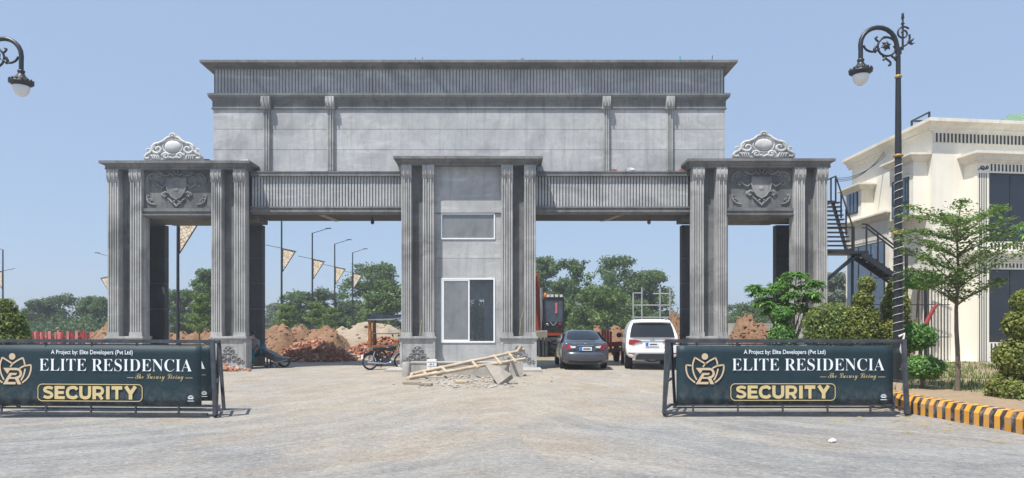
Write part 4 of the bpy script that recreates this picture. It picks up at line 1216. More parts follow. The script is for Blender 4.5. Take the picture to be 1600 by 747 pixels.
# ------------------------------------------------------------------ street lamps
def street_lamp():
    D = 15.3; s = D / F
    root = empty('street_lamp', (PX(1403.5, D), D, .25))
    pc = 1403.5; z0 = .25
    X = lambda p: (p - pc) * s
    Z = lambda q: PZ(q, D) - z0
    def part(mb, nm, mt, par=root): return mb.build(nm, M[mt], par, local=True)
    part(MB().lathe((0, 0, 0), [(.16, 0), (.16, .75), (.13, .85)], 8, smooth=False), 'pedestal', 'black')
    zt = Z(128)
    part(MB().lathe((0, 0, .85), [(.105, 0), (.10, Z(420) - .85), (.075, Z(330) - .85), (.07, Z(245) - .85), (.055, Z(118) - .85)], 16), 'pole', 'black')
    for q, r, h in ((120, .075, .07), (243.5, .105, .06), (363.5, .115, .085)):
        part(MB().lathe((0, 0, Z(q) - h / 2), [(r * .8, 0), (r, h * .3), (r, h * .7), (r * .8, h)], 16), 'gold_band', 'gold')
    # crook
    pts = [(0, 0, Z(122)), (0, 0, Z(90)), (X(1401.5), 0, Z(72))]
    for a in range(0, 11):
        an = math.radians(10 + a * 17)
        pts.append((X(1372.5 + 28 * math.cos(an)), 0, Z(70 - 27 * math.sin(an))))
    pts += [(X(1344.8), 0, Z(80)), (X(1344.8), 0, Z(93))]
    part(MB().tube(pts, .05, 10), 'crook', 'black')
    # ornamental scrolls
    sc = MB()
    def cv(path, r=.022): sc.tube([(X(a), 0, Z(b)) for a, b in smooth_path(path, 4)], r, 6)
    cv(scroll_pts((1386, 73), 14.5, 14.5, .6, .86, 22), .024)
    cv([(1400, 66), (1393, 60), (1381, 58), (1374, 65), (1369, 62), (1368, 59), (1371, 58)])
    cv([(1374, 76), (1364, 81), (1354, 78), (1349, 71)], .024)
    cv([(1379, 87), (1386, 93), (1391, 97), (1391, 102), (1388, 102)])
    cv([(1402, 92), (1396, 90), (1393, 86), (1397, 82), (1399, 76), (1396, 72)])
    cv([(1369, 72), (1366, 78), (1369, 82)], .03); cv([(1384, 90), (1380, 94)], .028)
    cv([(1402, 84), (1398, 92), (1402, 95)])
    for k in range(12):
        an = 2 * PI * k / 12 + .2; l = 8.5 if k % 2 else 6
        sc.tube([(X(1384), -.01, Z(72)), (X(1384 + l * .55 * math.cos(an)), -.03, Z(72 + l * .55 * math.sin(an))), (X(1384 + l * math.cos(an)), 0, Z(72 + l * math.sin(an)))], [.03, .028, .006], 6)
    sc.ball((X(1384), -.03, Z(72)), .045, .04, .045, 8, 6)
    part(sc, 'scrollwork', 'black')
    fn = MB()
    fx = 1410.5
    fn.tube([(X(fx), 0, Z(78)), (X(fx), 0, Z(34))], .022, 6)
    fn.lathe((X(fx), 0, Z(38)), [(.01, 0), (.045, .01), (.02, .04), (.022, .12), (.035, .14), (.025, .2), (.03, .23), (.0, .27)], 8)
    fn.tube([(X(a), 0, Z(b)) for a, b in scroll_pts((1411.5, 52), 3, 11, 3.4, 1.35, 22)], .02, 6)
    fn.tube([(X(a), 0, Z(b)) for a, b in smooth_path([(1421, 54), (1421, 62), (1416, 70), (1406, 75)])], .022, 6)
    fn.tube([(X(1418), 0, Z(67)), (X(1424), 0, Z(64)), (X(1428), 0, Z(60))], [.03, .03, .008], 6); fn.tube([(X(1420), 0, Z(66)), (X(1425), 0, Z(69)), (X(1429), 0, Z(67))], [.03, .025, .008], 6)
    fn.tube([(X(1405), 0, Z(75)), (X(1405), 0, Z(85))], .05, 8)
    part(fn, 'finial', 'black')
    hx = X(1344.8)
    hd = part(MB().lathe((hx, 0, 0), [(.04, Z(92)), (.075, Z(93)), (.075, Z(95.5)), (.06, Z(97)), (.09, Z(101)), (.16, Z(106)), (.21, Z(110)), (.245, Z(111.5)), (.245, Z(113.5)), (.18, Z(116.5)), (.17, Z(117.5))], 20), 'lamp_head', 'black')
    cr = MB()
    for k in range(14):
        a = 2 * PI * k / 14; cr.ball((hx + .225 * math.cos(a), .225 * math.sin(a), Z(109.5)), .028, .028, .045, 6, 4)
    part(cr, 'crown_beads', 'black', hd)
    part(MB().lathe((hx, 0, 0), [(.17, Z(117.6)), (.175, Z(119)), (.165, Z(123)), (.135, Z(128)), (.09, Z(131.5)), (.04, Z(133.5)), (.005, Z(134))], 18), 'lamp_glass', 'lampglass', hd)
    rp = MB(); pts = []
    turns = 21
    for i in range(turns * 10 + 1):
        t = i / (turns * 10); z = Z(525) + (Z(255) - Z(525)) * t
        r = .118 if z < Z(420) else .118 - .03 * min(1, (z - Z(420)) / (Z(330) - Z(420)))
        a = t * turns * 2 * PI; pts.append((r * math.cos(a), r * math.sin(a), z))
    rp.tube(pts, .0065, 4)
    part(rp, 'rope_light', 'rope')
    part(MB().tube([(-.06, -.13, Z(526)), (.05, -.14, Z(521)), (.02, -.15, Z(532)), (-.02, -.14, Z(545)), (.0, -.13, Z(553))], .03, 6), 'rope_knot', 'rope')
    return root
lamp = tag(street_lamp(), 'black ornate street lamp wrapped in white rope light, before the cream building', 'street lamp', 'ornate street lamps')
lamp2 = copy_tree(lamp)
lamp2.location = (PX(-25.5, 15.3), 15.3, 0); lamp2.rotation_euler = (0, 0, PI)
tag(lamp2, 'black ornate street lamp at the left edge, only its hooked lamp head in view', 'street lamp')

# ------------------------------------------------------------------ vegetation
def leaf_quads(C, N, size, aspect=.55, jit=.8, lift=.35, fold=0):
    """diamond leaves at points C, facing roughly N"""
    n = len(C)
    N = N + rng.normal(0, jit, (n, 3)); N[:, 2] += lift
    N /= np.linalg.norm(N, axis=1, keepdims=True) + 1e-9
    T = rng.normal(0, 1, (n, 3)); T -= N * (T * N).sum(1, keepdims=True); T /= np.linalg.norm(T, axis=1, keepdims=True) + 1e-9
    B = np.cross(N, T)
    s = (size * rng.uniform(.6, 1.35, n))[:, None]
    V = np.empty((n, 4, 3))
    V[:, 0] = C - T * s * .5; V[:, 1] = C + B * s * aspect * .5 + N * s * .08; V[:, 2] = C + T * s * .5; V[:, 3] = C - B * s * aspect * .5 + N * s * .08
    return V.reshape(-1, 3)

def blob_pts(blobs, n, shell=.55, flat=0):
    """points in ellipsoids (x,y,z,rx,ry,rz), denser to the outside; returns points and outward directions"""
    w = np.array([b[3] * b[4] + b[4] * b[5] + b[3] * b[5] for b in blobs]); w = w / w.sum()
    idx = rng.choice(len(blobs), n, p=w); Bz = np.array(blobs)[idx]
    d = rng.normal(0, 1, (n, 3)); d /= np.linalg.norm(d, axis=1, keepdims=True)
    r = shell + (1 - shell) * rng.random(n) ** .6
    r *= 1 + rng.normal(0, .07, n)
    return Bz[:, :3] + d * Bz[:, 3:6] * r[:, None], d

def limbs(mb, base, top, r0, ends, nseg=5, wig=.1):
    base = Vector(base); top = Vector(top)
    pts = [base.lerp(top, i / nseg) + Vector((rnd.uniform(-wig, wig), rnd.uniform(-wig, wig), 0)) * (1 if 0 < i else 0) for i in range(nseg + 1)]
    mb.tube(pts, [r0 * (1 - .6 * i / nseg) for i in range(nseg + 1)], 8)
    for e in ends:
        e = Vector(e); k = rnd.randint(max(1, nseg - 3), nseg); a = pts[k]; m = a.lerp(e, .5) + Vector((0, 0, -.08 * (e - a).length))
        mb.tube([a, m, e], [r0 * .42, r0 * .26, r0 * .08], 6)

def far_tree(px, ytop, wpx, D, leafkey, label, seed, group='trees beyond the gate', nclump=26, nleaf=5200, leaf=.30, low=.28, sparse=0, shape=None):
    r_ = random.Random(seed)
    zt = PZ(ytop, D); w = wpx * D / F / 2; x0 = PX(px, D)
    root = empty('leafy_tree', (x0, D, 0), label=label, cat='tree', group=group)
    blobs = []
    for i in range(nclump):
        t = r_.random() ** .8
        zz = zt * (low + (1 - low) * t)
        prof = math.sin(PI * (.12 + .80 * t)) ** .7
        a = r_.uniform(0, 2 * PI); rr = w * prof * math.sqrt(r_.random()) * .85
        s = r_.uniform(.16, .30) * w * (1.15 - .45 * t) + .25
        blobs.append((x0 + rr * math.cos(a), D + rr * math.sin(a), min(zz, zt - s * .55), s, s, s * .62))
    blobs.append((x0 + w * .05, D, zt - w * .22, w * .28, w * .28, w * .2))
    for i in range(nclump // 2):                  # small outlying sprays
        t = r_.random(); a = r_.uniform(0, 2 * PI); rr = w * math.sin(PI * (.14 + .76 * t)) ** .7 * r_.uniform(.8, 1.12); s = r_.uniform(.05, .12) * w + .15
        blobs.append((x0 + rr * math.cos(a), D + rr * math.sin(a), min(zt * (low + (1 - low) * t), zt - s), s * 1.5, s * 1.5, s))
    C_, N_ = blob_pts(blobs, nleaf, .15)
    C_ += rng.normal(0, .10, C_.shape)
    mesh_np('crown', leaf_quads(C_, N_, leaf, .6), 4, L[leafkey], root)
    mb = MB(); limbs(mb, (x0, D, -.1), (x0 + r_.uniform(-.3, .3), D, zt * .62), .035 * zt * .6 + .06, [b[:3] for b in blobs[:9]], wig=.12)
    mb.build('trunk', M['bark'], root)
    return root
TREES = [
    # left of the gate
    (104, 461, 96, 74, 'dark', 'tallest dark round tree left of the gate', 1), (62, 470, 66, 72, 'dark', 'dark spreading tree left of the gate, behind the cone shrub', 2),
    (147, 464, 58, 70, 'far', 'mid green tree beside the outer column of the left tower', 3),
    # narrow left opening
    (287, 454, 58, 66, 'far', 'low green tree seen in the narrow left opening behind the banner pole', 4), (322, 423, 40, 60, 'far', 'tall thin tree at the right edge of the narrow left opening', 5),
    # wide left opening
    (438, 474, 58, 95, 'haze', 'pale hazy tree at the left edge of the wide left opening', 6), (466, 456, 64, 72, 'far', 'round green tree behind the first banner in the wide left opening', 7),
    (508, 452, 78, 74, 'dark', 'dark green tree between the second and third banner poles', 8), (578, 410, 96, 70, 'far', 'tallest tree in the wide left opening, behind the last banner', 9),
    (600, 438, 66, 64, 'farmid', 'bright bushy tree left of the booth tower', 10), (548, 470, 70, 76, 'dark', 'low dark tree under the last banner', 11),
    # wide right opening
    (853, 402, 62, 74, 'far', 'tall open tree right of the booth tower behind the excavator', 12), (893, 406, 74, 70, 'far', 'tall forked tree behind the excavator cab', 13),
    (962, 401, 104, 72, 'far', 'highest broad tree above the grey sedan', 14), (1014, 423, 84, 70, 'far', 'broad tree behind the scaffold frames', 15),
    (937, 448, 100, 60, 'farmid', 'bright rounded bushy tree between the sedan and the tall trees', 16), (1040, 488, 50, 85, 'farmid', 'low bright tree by the right pier of the wide right opening', 17),
    (985, 470, 70, 66, 'far', 'lower dark tree over the white car roof', 18), (872, 468, 60, 64, 'farmid', 'low light green tree right beside the excavator cab', 19),
    # narrow right opening
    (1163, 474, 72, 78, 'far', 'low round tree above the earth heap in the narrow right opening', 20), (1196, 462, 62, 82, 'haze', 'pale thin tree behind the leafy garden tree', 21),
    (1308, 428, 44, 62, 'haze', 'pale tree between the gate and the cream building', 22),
]
for px, yt, w, D, k, lab, sd in TREES:
    tall = yt < 430
    far_tree(px, yt, w, D, k, lab, sd, nclump=44 if tall else 34, nleaf=11000 if tall else 8000, leaf=.27, low=.20 if tall else .10)
# distant scrub and tree line
bl = []
for i in range(150):
    px = rnd.uniform(-120, 1750); D = rnd.uniform(84, 130); h = rnd.uniform(1.2, 3.0)
    bl.append((PX(px, D), D, h * .6, rnd.uniform(2, 4.5), 2.5, h))
C_, N_ = blob_pts(bl, 26000, .3)
tag(mesh_np('scrub', leaf_quads(C_, N_, .55, .7), 4, L['dark']), 'continuous dark scrub along the far edge of the site', 'scrub', kind='stuff')
bl = []
for i in range(110):
    px = rnd.uniform(-300, 1900); D = rnd.uniform(170, 260); h = rnd.uniform(2.5, 4.5)
    bl.append((PX(px, D), D, h * .6, rnd.uniform(5, 11), 4, h))
C_, N_ = blob_pts(bl, 18000, .3)
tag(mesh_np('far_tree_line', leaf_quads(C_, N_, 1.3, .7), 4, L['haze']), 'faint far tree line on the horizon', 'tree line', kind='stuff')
bl = []
for i in range(60):
    px = rnd.uniform(20, 175); D = rnd.uniform(60, 67); h = rnd.uniform(.8, 1.5)
    bl.append((PX(px, D), D, h * .7, 1.3, .9, h))
C_, N_ = blob_pts(bl, 9000, .3)
tag(mesh_np('thicket', leaf_quads(C_, N_, .28, .6), 4, L['dark']), 'dark low thicket under the trees left of the gate', 'thicket', kind='stuff')

def topiary(name, label, px, D, tiers, leafkey, stems, n, leaf, group=None, zg=.25, cat='shrub', shell=.82):
    """tiers: (px, ytop, ybottom, width px) clipped masses; stems: list of px paths"""
    root = empty(name, (PX(px, D), D, zg), label=label, cat=cat, group=group)
    s = D / F
    area = sum((b - t) * w for _, t, b, w in tiers)
    for q, (cx_, t, b, w) in enumerate(tiers):
        zc = (PZ(t, D) + PZ(b, D)) / 2; rz = (b - t) * s / 2; rx = w * s / 2
        ob = [(PX(cx_, D), D, zc, rx, rx, rz)]
        for k in range(10):           # uneven clipped surface
            a = rnd.uniform(0, 2 * PI); e = rnd.uniform(-.9, .9); f_ = math.sqrt(1 - e * e)
            ob.append((PX(cx_, D) + rx * .62 * f_ * math.cos(a), D + rx * .62 * f_ * math.sin(a), zc + rz * .64 * e, rx * .37, rx * .37, rz * .37))
        m_ = int(n * (b - t) * w / area)
        C_, N_ = blob_pts(ob, m_, shell)
        C2, N2 = blob_pts(ob[:1], m_ // 3, .3)
        mesh_np('foliage', leaf_quads(np.vstack([C_, C2]), np.vstack([N_, N2]), leaf, .6, .55), 4, L[leafkey], root)
    if stems:
        mb = MB()
        for path, r0 in stems:
            pts = [P(a, b, D) for a, b in path]; mb.tube(pts, [r0 * (1 - .4 * i / len(pts)) for i in range(len(pts))], 8)
        mb.build('stem', M['bark'], root)
    return root
def gy(D, z=.25): return HY - (z - EYE) * F / D
topiary('round_bush', 'large round clipped bush behind the right end of the right barrier', 1297, 17.5, [(1297, 473, 560, 80)], 'topiary', [([(1297, gy(17.5)), (1297, 530)], .06)], 7500, .075)
topiary('spiral_shrub', 'twisted clipped shrub with two slanting tiers beside the round bush', 1348, 17, [(1354, 431, 458, 26), (1349, 452, 484, 30), (1344, 474, 560, 56), (1362, 478, 505, 22)], 'yellow', [([(1348, gy(17)), (1349, 500), (1352, 440)], .05)], 6500, .075)
topiary('cone_shrub', 'tall cone shaped clipped shrub right behind the lamp post', 1399, 17.2, [(1400, 433, 470, 26), (1400, 452, 505, 42), (1399, 485, 570, 56)], 'yellow', [([(1399, gy(17.2)), (1399, 440)], .05)], 7500, .075)
topiary('tiered_shrub', 'bright clipped shrub with two tiers between lamp and small tree', 1432, 16.2, [(1430, 505, 548, 58), (1438, 425, 452, 60)], 'bright', [([(1437, gy(16.2)), (1440, 560), (1432, 520), (1436, 440)], .04)], 5200, .075)
topiary('flat_top_bush', 'low flat topped clipped bush on a bare stem by the kerb', 1443, 14.2, [(1443, 555, 592, 58), (1432, 560, 588, 40), (1455, 560, 586, 38)], 'bright', [([(1440, gy(14.2)), (1441, 595), (1444, 575)], .035), ([(1441, 600), (1432, 578)], .02), ([(1441, 598), (1456, 576)], .02)], 5000, .06)
topiary('tiered_topiary', 'yellow green tiered topiary at the right edge of the picture', 1590, 12.4, [(1592, 484, 532, 44), (1586, 528, 592, 58), (1578, 584, 632, 66), (1602, 452, 492, 40), (1610, 590, 630, 50)], 'yellow', [([(1570, gy(12.4)), (1574, 600), (1586, 540), (1594, 480)], .04)], 9500, .062)
topiary('cone_shrub', 'cone shaped clipped shrub at the left edge behind the left barrier', 12, 14.5, [(9, 466, 500, 30), (13, 485, 530, 52), (16, 508, 580, 66)], 'topiary', [([(12, gy(14.5, 0)), (12, 480)], .05)], 6000, .075, zg=0)

# leafy garden tree with drooping tufts
D = 19.2
root = empty('garden_tree', (PX(1232, D), D, .25), label='bright drooping leafy tree before the right tower, on a leaning trunk', cat='tree')
blobs = [(PX(a, D) , D + e, PZ(b, D), w * D / F, w * D / F, h * D / F) for a, b, w, h, e in ((1243, 436, 26, 13, 0), (1222, 450, 24, 12, .2), (1262, 448, 18, 12, -.2), (1195, 459, 20, 11, 0), (1245, 464, 30, 13, -.4), (1212, 474, 26, 11, .3), (1266, 470, 16, 12, .1), (1192, 478, 16, 9, -.2), (1230, 482, 22, 9, 0), (1177, 451, 9, 6, 0), (1256, 484, 14, 10, .2), (1205, 488, 14, 8, 0))]
tu = []
for b in blobs:
    for k in range(18):
        v = rng.normal(0, 1, 3); v /= np.linalg.norm(v); v[2] = abs(v[2]) * .9 - .15
        tu.append([b[0] + v[0] * b[3] * .9, b[1] + v[1] * b[4] * .9, b[2] + v[2] * b[5]])
tu = np.array(tu); V = []
for p in tu:                                       # each tuft: long leaves fanning out and down
    for k in range(15):
        a = rng.uniform(0, 2 * PI); l = rng.uniform(.13, .24); dr = rng.uniform(-.75, .35)
        d = np.array([math.cos(a), math.sin(a), dr]); d /= np.linalg.norm(d); sd_ = np.array([-math.sin(a), math.cos(a), 0]) * l * .15
        mid = p + d * l * .5 + np.array([0, 0, .02])
        V += [p, mid + sd_, p + d * l + np.array([0, 0, -.03]), mid - sd_]
mesh_np('crown', np.array(V), 4, L['bright'], root)
mb = MB(); limbs(mb, P(1244, gy(D), D), P(1234, 478, D), .10, [b[:3] for b in blobs], 5, .03); mb.tube([P(1236, 492, D), P(1224, 478, D), P(1205, 470, D)], [.06, .05, .03], 7)
mb.build('trunk', M['bark'], root)
topiary('two_ball_shrub', 'dark clipped shrub of two stacked balls under the drooping garden tree', 1222, 18.6, [(1222, 478, 504, 34), (1222, 500, 570, 42)], 'bright', [([(1222, gy(18.6)), (1222, 490)], .05)], 4200, .085)

# young layered tree (flat whorls of small leaves)
def layered_tree(loc, h, w, trunk_r, tiers, nleaf, leaf, label, group, seed, nm='layered_tree', low=.42, leafkey='fine', vase=False):
    r_ = random.Random(seed); x0, y0, z0 = loc
    root = empty(nm, loc, label=label, cat='tree', group=group)
    mb = MB(); mb.tube([(x0 + .02 * math.sin(i * 1.3), y0, z0 + h * (.80 if vase else .97) * i / 8 - (.05 if i == 0 else 0)) for i in range(9)], [trunk_r * (1 - .085 * i) for i in range(9)], 8)
    C_ = []
    for k in range(tiers):
        t = k / max(1, tiers - 1); zb = z0 + h * (low + ((.80 if vase else .92) - low) * t)
        nb = r_.randint(5, 7); a0 = r_.uniform(0, 6.28)
        for b in range(nb):
            a = a0 + 2 * PI * b / nb + r_.uniform(-.25, .25)
            ln = w * ((.92 + .25 * t - .75 * max(0, t - .6)) if vase else (1.0 - .55 * t)) * r_.uniform(.75, 1.15); rise = (ln * r_.uniform(.50, .78) * (1 - .45 * t) if vase else h * r_.uniform(.10, .17) + ln * .16)
            pts = []
            for j in range(7):
                u = j / 6; pts.append(Vector((x0 + ln * u * math.cos(a), y0 + ln * u * math.sin(a), zb + rise * (u ** .8))))
            mb.tube(pts, [trunk_r * .33 * (1 - .85 * j / 6) for j in range(7)], 5)
            m_ = int(nleaf / tiers / nb)
            u = rng.random(m_) ** .75 * .93 + .07; spread = .14 * w * np.sin(np.clip(u, .1, 1) * PI * .85 + .15)
            off = rng.normal(0, 1, (m_, 3)) * spread[:, None] * np.array([.9, .9, .20])
            base = np.stack([x0 + ln * u * math.cos(a), y0 + ln * u * math.sin(a), zb + rise * u ** .8 + .02], 1)
            C_.append(base + off)
    C_ = np.vstack(C_)
    mesh_np('crown', leaf_quads(C_, np.zeros_like(C_) + np.array([0, 0, .8]), leaf, .6, .55), 4, L[leafkey], root)
    mb.build('trunk', M['bark'], root)
    return root
D = 13.7
layered_tree((PX(1495.5, D), D, .27), 4.15, 1.10, .052, 6, 10000, .062, 'young layered tree on a thin trunk behind the striped kerb', None, 5, low=.42, vase=True)
for i, (px, yt, D, lab) in enumerate(((312, 468, 34, 'young layered tree beside the banner pole in the narrow left opening'), (447, 483, 39, 'leftmost young tree before the earth heap in the wide left opening'),
                               (492, 478, 42, 'middle young tree before the earth heap in the wide left opening'), (516, 486, 46, 'rightmost young tree before the earth heap in the wide left opening'))):
    layered_tree((PX(px, D), D, 0), PZ(yt, D), 26 * D / F, .05, 4, 1500, .12, lab, 'young trees along the inner street', 20 + i, low=.4)
# edge plant with strap leaves
D = 12.2
root = empty('strap_leaf_plant', (PX(1640, D), D, .25), label='bright strap leaved plant reaching in at the right edge above the topiary', cat='plant')
V = []
tips = [P(a, b, D) + Vector((0, rnd.uniform(-.3, .3), 0)) for a, b in ((1600, 368), (1606, 352), (1618, 345), (1604, 380), (1630, 360), (1640, 340), (1625, 378), (1650, 365))]
for p in tips:
    for k in range(16):
        a = rnd.uniform(0, 2 * PI); e = rnd.uniform(-.3, .7); l = rnd.uniform(.14, .26)
        d = Vector((math.cos(a), math.sin(a), e)).normalized(); sd_ = d.cross(Vector((0, 0, 1))).normalized() * .017
        m_ = p + d * l * .5 + Vector((0, 0, .015)); V += [p, m_ + sd_, p + d * l + Vector((0, 0, -.05)), m_ - sd_]
mesh_np('foliage', np.array([tuple(v) for v in V]), 4, L['bright'], root)
mb = MB(); limbs(mb, P(1650, gy(D), D), P(1640, 390, D), .05, tips, 4, .02); mb.build('stem', M['bark'], root)

# grass on the verge
V = []
n = 16000
gx_ = rng.uniform(7.9, 16, n); gy_ = rng.uniform(9.5, 24, n)
keep = np.array([noise.noise((x * .55, y * .45, 7)) + (.34 if y > 14 else -.02) > .0 for x, y in zip(gx_, gy_)])
gx_, gy_ = gx_[keep], gy_[keep]
a = rng.uniform(0, 2 * PI, len(gx_)); l = rng.uniform(.05, .20, len(gx_))
b0 = np.stack([gx_, gy_, np.full(len(gx_), .27)], 1); dd = np.stack([np.cos(a) * .35 * l, np.sin(a) * .35 * l, l], 1); sd_ = np.stack([-np.sin(a), np.cos(a), 0 * a], 1) * .011
V = np.stack([b0 - sd_, b0 + sd_, b0 + dd * .6 + sd_ * .8, b0 + dd], 1).reshape(-1, 3)
tag(mesh_np('verge_grass', V, 4, L['grass']), 'tufts of dry and green grass on the verge', 'grass', kind='stuff')

# ------------------------------------------------------------------ heaps
def mound(name, label, cat, cx, cy, rx, ry, h, mat, seed, peaks=4, clods=60, cs=.10, kind=None, group=None, rough=.22, ridge=False):
    r_ = random.Random(seed); N = 64
    pk = [(0, 0, 1.0, .95)] + [(r_.uniform(-.6, .6), r_.uniform(-.3, .3), r_.uniform(.45, .85), r_.uniform(.35, .6)) for _ in range(peaks)]
    if ridge: pk = [(-.9 + 1.8 * i / 8, r_.uniform(-.25, .25), r_.uniform(.72, 1.0), r_.uniform(.30, .5)) for i in range(9)]
    def H(u, v):
        d = math.hypot(u, v) if not ridge else max(abs(u), abs(v))
        if d >= 1: return -.08
        z = max(a * max(0, 1 - (math.hypot((u - x), (v - y) * .8) / w) ** 1.6) for x, y, a, w in pk)
        e = min(1, (1 - d) * 4)
        nz = noise.fractal((u * 3.1 + seed, v * 3.1, seed * .7), 1.0, 2.1, 5)
        return h * e * max(0, z * (1 + rough * 1.4 * nz) + rough * .28 * (nz + .2)) - .05
    mb = MB()
    for j in range(N + 1):
        for i in range(N + 1):
            u, v = -1 + 2 * i / N, -1 + 2 * j / N
            mb.v.append((cx + u * rx, cy + v * ry, H(u, v)))
    for j in range(N):
        for i in range(N):
            a = j * (N + 1) + i
            if min(abs(0), 1) == 0 and max(mb.v[q][2] for q in (a, a + 1, a + N + 1, a + N + 2)) > -.079 + .0:
                mb.f.append((a, a + 1, a + N + 2, a + N + 1)); mb.s.append(True)
    root = empty(name, (cx, cy, 0), label=label, cat=cat, group=group)
    mb.build('heap', M[mat], root)
    if clods:
        cb = MB()
        for _ in range(clods):
            u, v = r_.uniform(-.95, .95), r_.uniform(-.95, .6)
            if math.hypot(u, v) > .97: continue
            s = cs * r_.uniform(.4, 1.5)
            cb.ball((cx + u * rx, cy + v * ry, H(u, v) + s * .15), s * r_.uniform(.8, 1.5), s, s * .75, 6, 4, .5, False)
        tag(cb.build('clods', M[mat], root), kind='stuff')
    return root, (lambda x, y: H((x - cx) / rx, (y - cy) / ry))
def heap_px(name, label, cat, p0, p1, ytop, D, mat, seed, ry=1.8, **k):
    x0, x1 = PX(p0, D), PX(p1, D)
    return mound(name, label, cat, (x0 + x1) / 2, D, (x1 - x0) / 2, ry, PZ(ytop, D), mat, seed, **k)
heap_px('earth_heap', 'long brown earth heap behind the brick pile in the wide left opening', 'earth heap', 380, 552, 508, 37, 'dirt', 3, 2.2, clods=460, cs=.06, ridge=True, rough=.16)
heap_px('sand_heap', 'pale sand heap right of the brown earth heap, behind the canopy cart', 'sand heap', 498, 668, 503, 40, 'sand', 4, 3, peaks=5, clods=60, cs=.09, rough=.12)
heap_px('gravel_heap', 'small grey gravel heap between the two brick piles', 'gravel heap', 512, 560, 545, 31.5, 'gravel', 6, .9, peaks=2, clods=60, cs=.05, rough=.08)
heap_px('earth_heap', 'brown earth heap between the legs of the left side tower', 'earth heap', 236, 380, 509, 36, 'dirt', 7, 2, ridge=True, rough=.16, clods=140, cs=.07)
heap_px('earth_heap', 'brown earth heap left of the outer left column, at the end of the red fence', 'earth heap', 132, 215, 510, 37, 'dirt', 8, 2, peaks=5, clods=100, cs=.07)
heap_px('earth_heap', 'brown earth heap between the grey sedan and the white car', 'earth heap', 915, 1030, 506, 38, 'dirt', 9, 2, ridge=True, rough=.16, clods=110, cs=.07)
heap_px('earth_heap', 'tall brown earth heap right behind the white car', 'earth heap', 1030, 1082, 494, 36, 'dirt', 10, 1.8, peaks=3, clods=110, cs=.07)
heap_px('earth_heap', 'brown earth heap filling the narrow right opening', 'earth heap', 1126, 1216, 497, 33, 'dirt', 11, 1.9, peaks=3, clods=260, cs=.07)

# brick piles: loose bricks tumbled on a heap
brick_mesh = None
def brick_pile(name, label, p0, p1, ytop, D, seed, count, extra, group):
    global brick_mesh
    r_ = random.Random(seed)
    root, H = heap_px(name, label, 'brick pile', p0, p1, ytop, D, 'dirt', seed, 1.1, peaks=5, clods=0, rough=.1)
    root['group'] = group
    x0, x1 = PX(p0, D), PX(p1, D)
    if brick_mesh is None:
        bm_ = MB(); bm_.box(-.115, .115, -.056, .056, -.037, .037)
        t = bm_.build('brick', M['brick']); brick_mesh = t.data; bpy.data.objects.remove(t)
    def place():
        for _ in range(40):
            x = r_.uniform(x0, x1); y = D + r_.uniform(-1.1, .5)
            z = H(x, y)
            if z > -.03: break
        return x, y, max(z, .0)
    for i in range(count):
        x, y, z = place()
        o = bpy.data.objects.new('brick', brick_mesh); COL.objects.link(o); o.parent = root
        o.location = Vector((x, y, z + .03 + r_.uniform(0, .05))) - root.location
        o.rotation_euler = (r_.uniform(-.8, .8), r_.uniform(-.8, .8), r_.uniform(0, PI))
    if extra:
        mb = MB()
        for i in range(extra):
            x, y, z = place(); e = Matrix.Rotation(r_.uniform(0, PI), 3, 'Z') @ Matrix.Rotation(r_.uniform(-.8, .8), 3, 'X')
            mb.obox((x, y, z), e @ Vector((.115, 0, 0)), e @ Vector((0, .056, 0)), e @ Vector((0, 0, .037)))
        tag(mb.build('small_bricks', M['brick'], root), kind='stuff')
brick_pile('brick_pile', 'tumbled heap of red bricks in front of the long earth heap', 424, 562, 534, 31, 21, 290, 260, 'heaps of red bricks')
brick_pile('brick_pile', 'heap of broken red bricks on the sand heap behind the motorcycle', 528, 668, 527, 35, 22, 200, 260, 'heaps of red bricks')
# brick rubble by the left tower plinth and on the ground
r_ = random.Random(5); root = empty('brick_rubble', (PX(362, 25.0), 24.9, 0), label='low scatter of broken red brick at the foot of the left tower plinth', cat='brick rubble')
for i in range(70):
    px = 332 + 60 * r_.random(); D = 24.9 - r_.random() * .9; s = r_.uniform(.4, 1.0) * (1 if px < 372 else .55)
    o = bpy.data.objects.new('brick', brick_mesh); COL.objects.link(o); o.parent = root; o.scale = (s, s * r_.uniform(.6, 1.2), s)
    o.location = Vector((PX(px, D), D, .03 + .16 * r_.random() * max(0, 1 - abs(px - 352) / 25))) - root.location; o.rotation_euler = (r_.uniform(-.7, .7), r_.uniform(-.7, .7), r_.uniform(0, PI))

# site wall far right, red fence far left
sw = tag(MB().box(PX(1090, 46), PX(1330, 46), 46, 46.25, -.1, PZ(505, 46)).build('site_wall', M['block']), 'grey boundary wall behind the earth heap in the narrow right opening', 'wall')
fence = empty('red_fence', (PX(95, 40), 40, 0), label='row of faded red upright boards left of the gate', cat='fence')
r_ = random.Random(9)
for i in range(26):
    px = 34 + i * 4.9 + r_.uniform(-1.2, 1.2); w = r_.uniform(2.6, 4.6) * 40 / F; x = PX(px, 40 + .0); ln = r_.uniform(-.08, .10)
    if 15 < i < 19 and i % 2: continue
    MB().obox((x, 40 + r_.uniform(-.2, .2), .62), (w / 2, 0, 0), (0, .02, 0), (ln, 0, .66 + r_.uniform(-.06, .05))).build('board', M['pinkred'] if r_.random() < .6 else M['redpaint'], fence)
MB().box(PX(34, 40.3), PX(160, 40.3), 40.25, 40.3, .3, .38).box(PX(34, 40.3), PX(160, 40.3), 40.25, 40.3, .95, 1.02).build('rails', M['redpaint'], fence)
fence.children[-1]['kind'] = 'stuff'

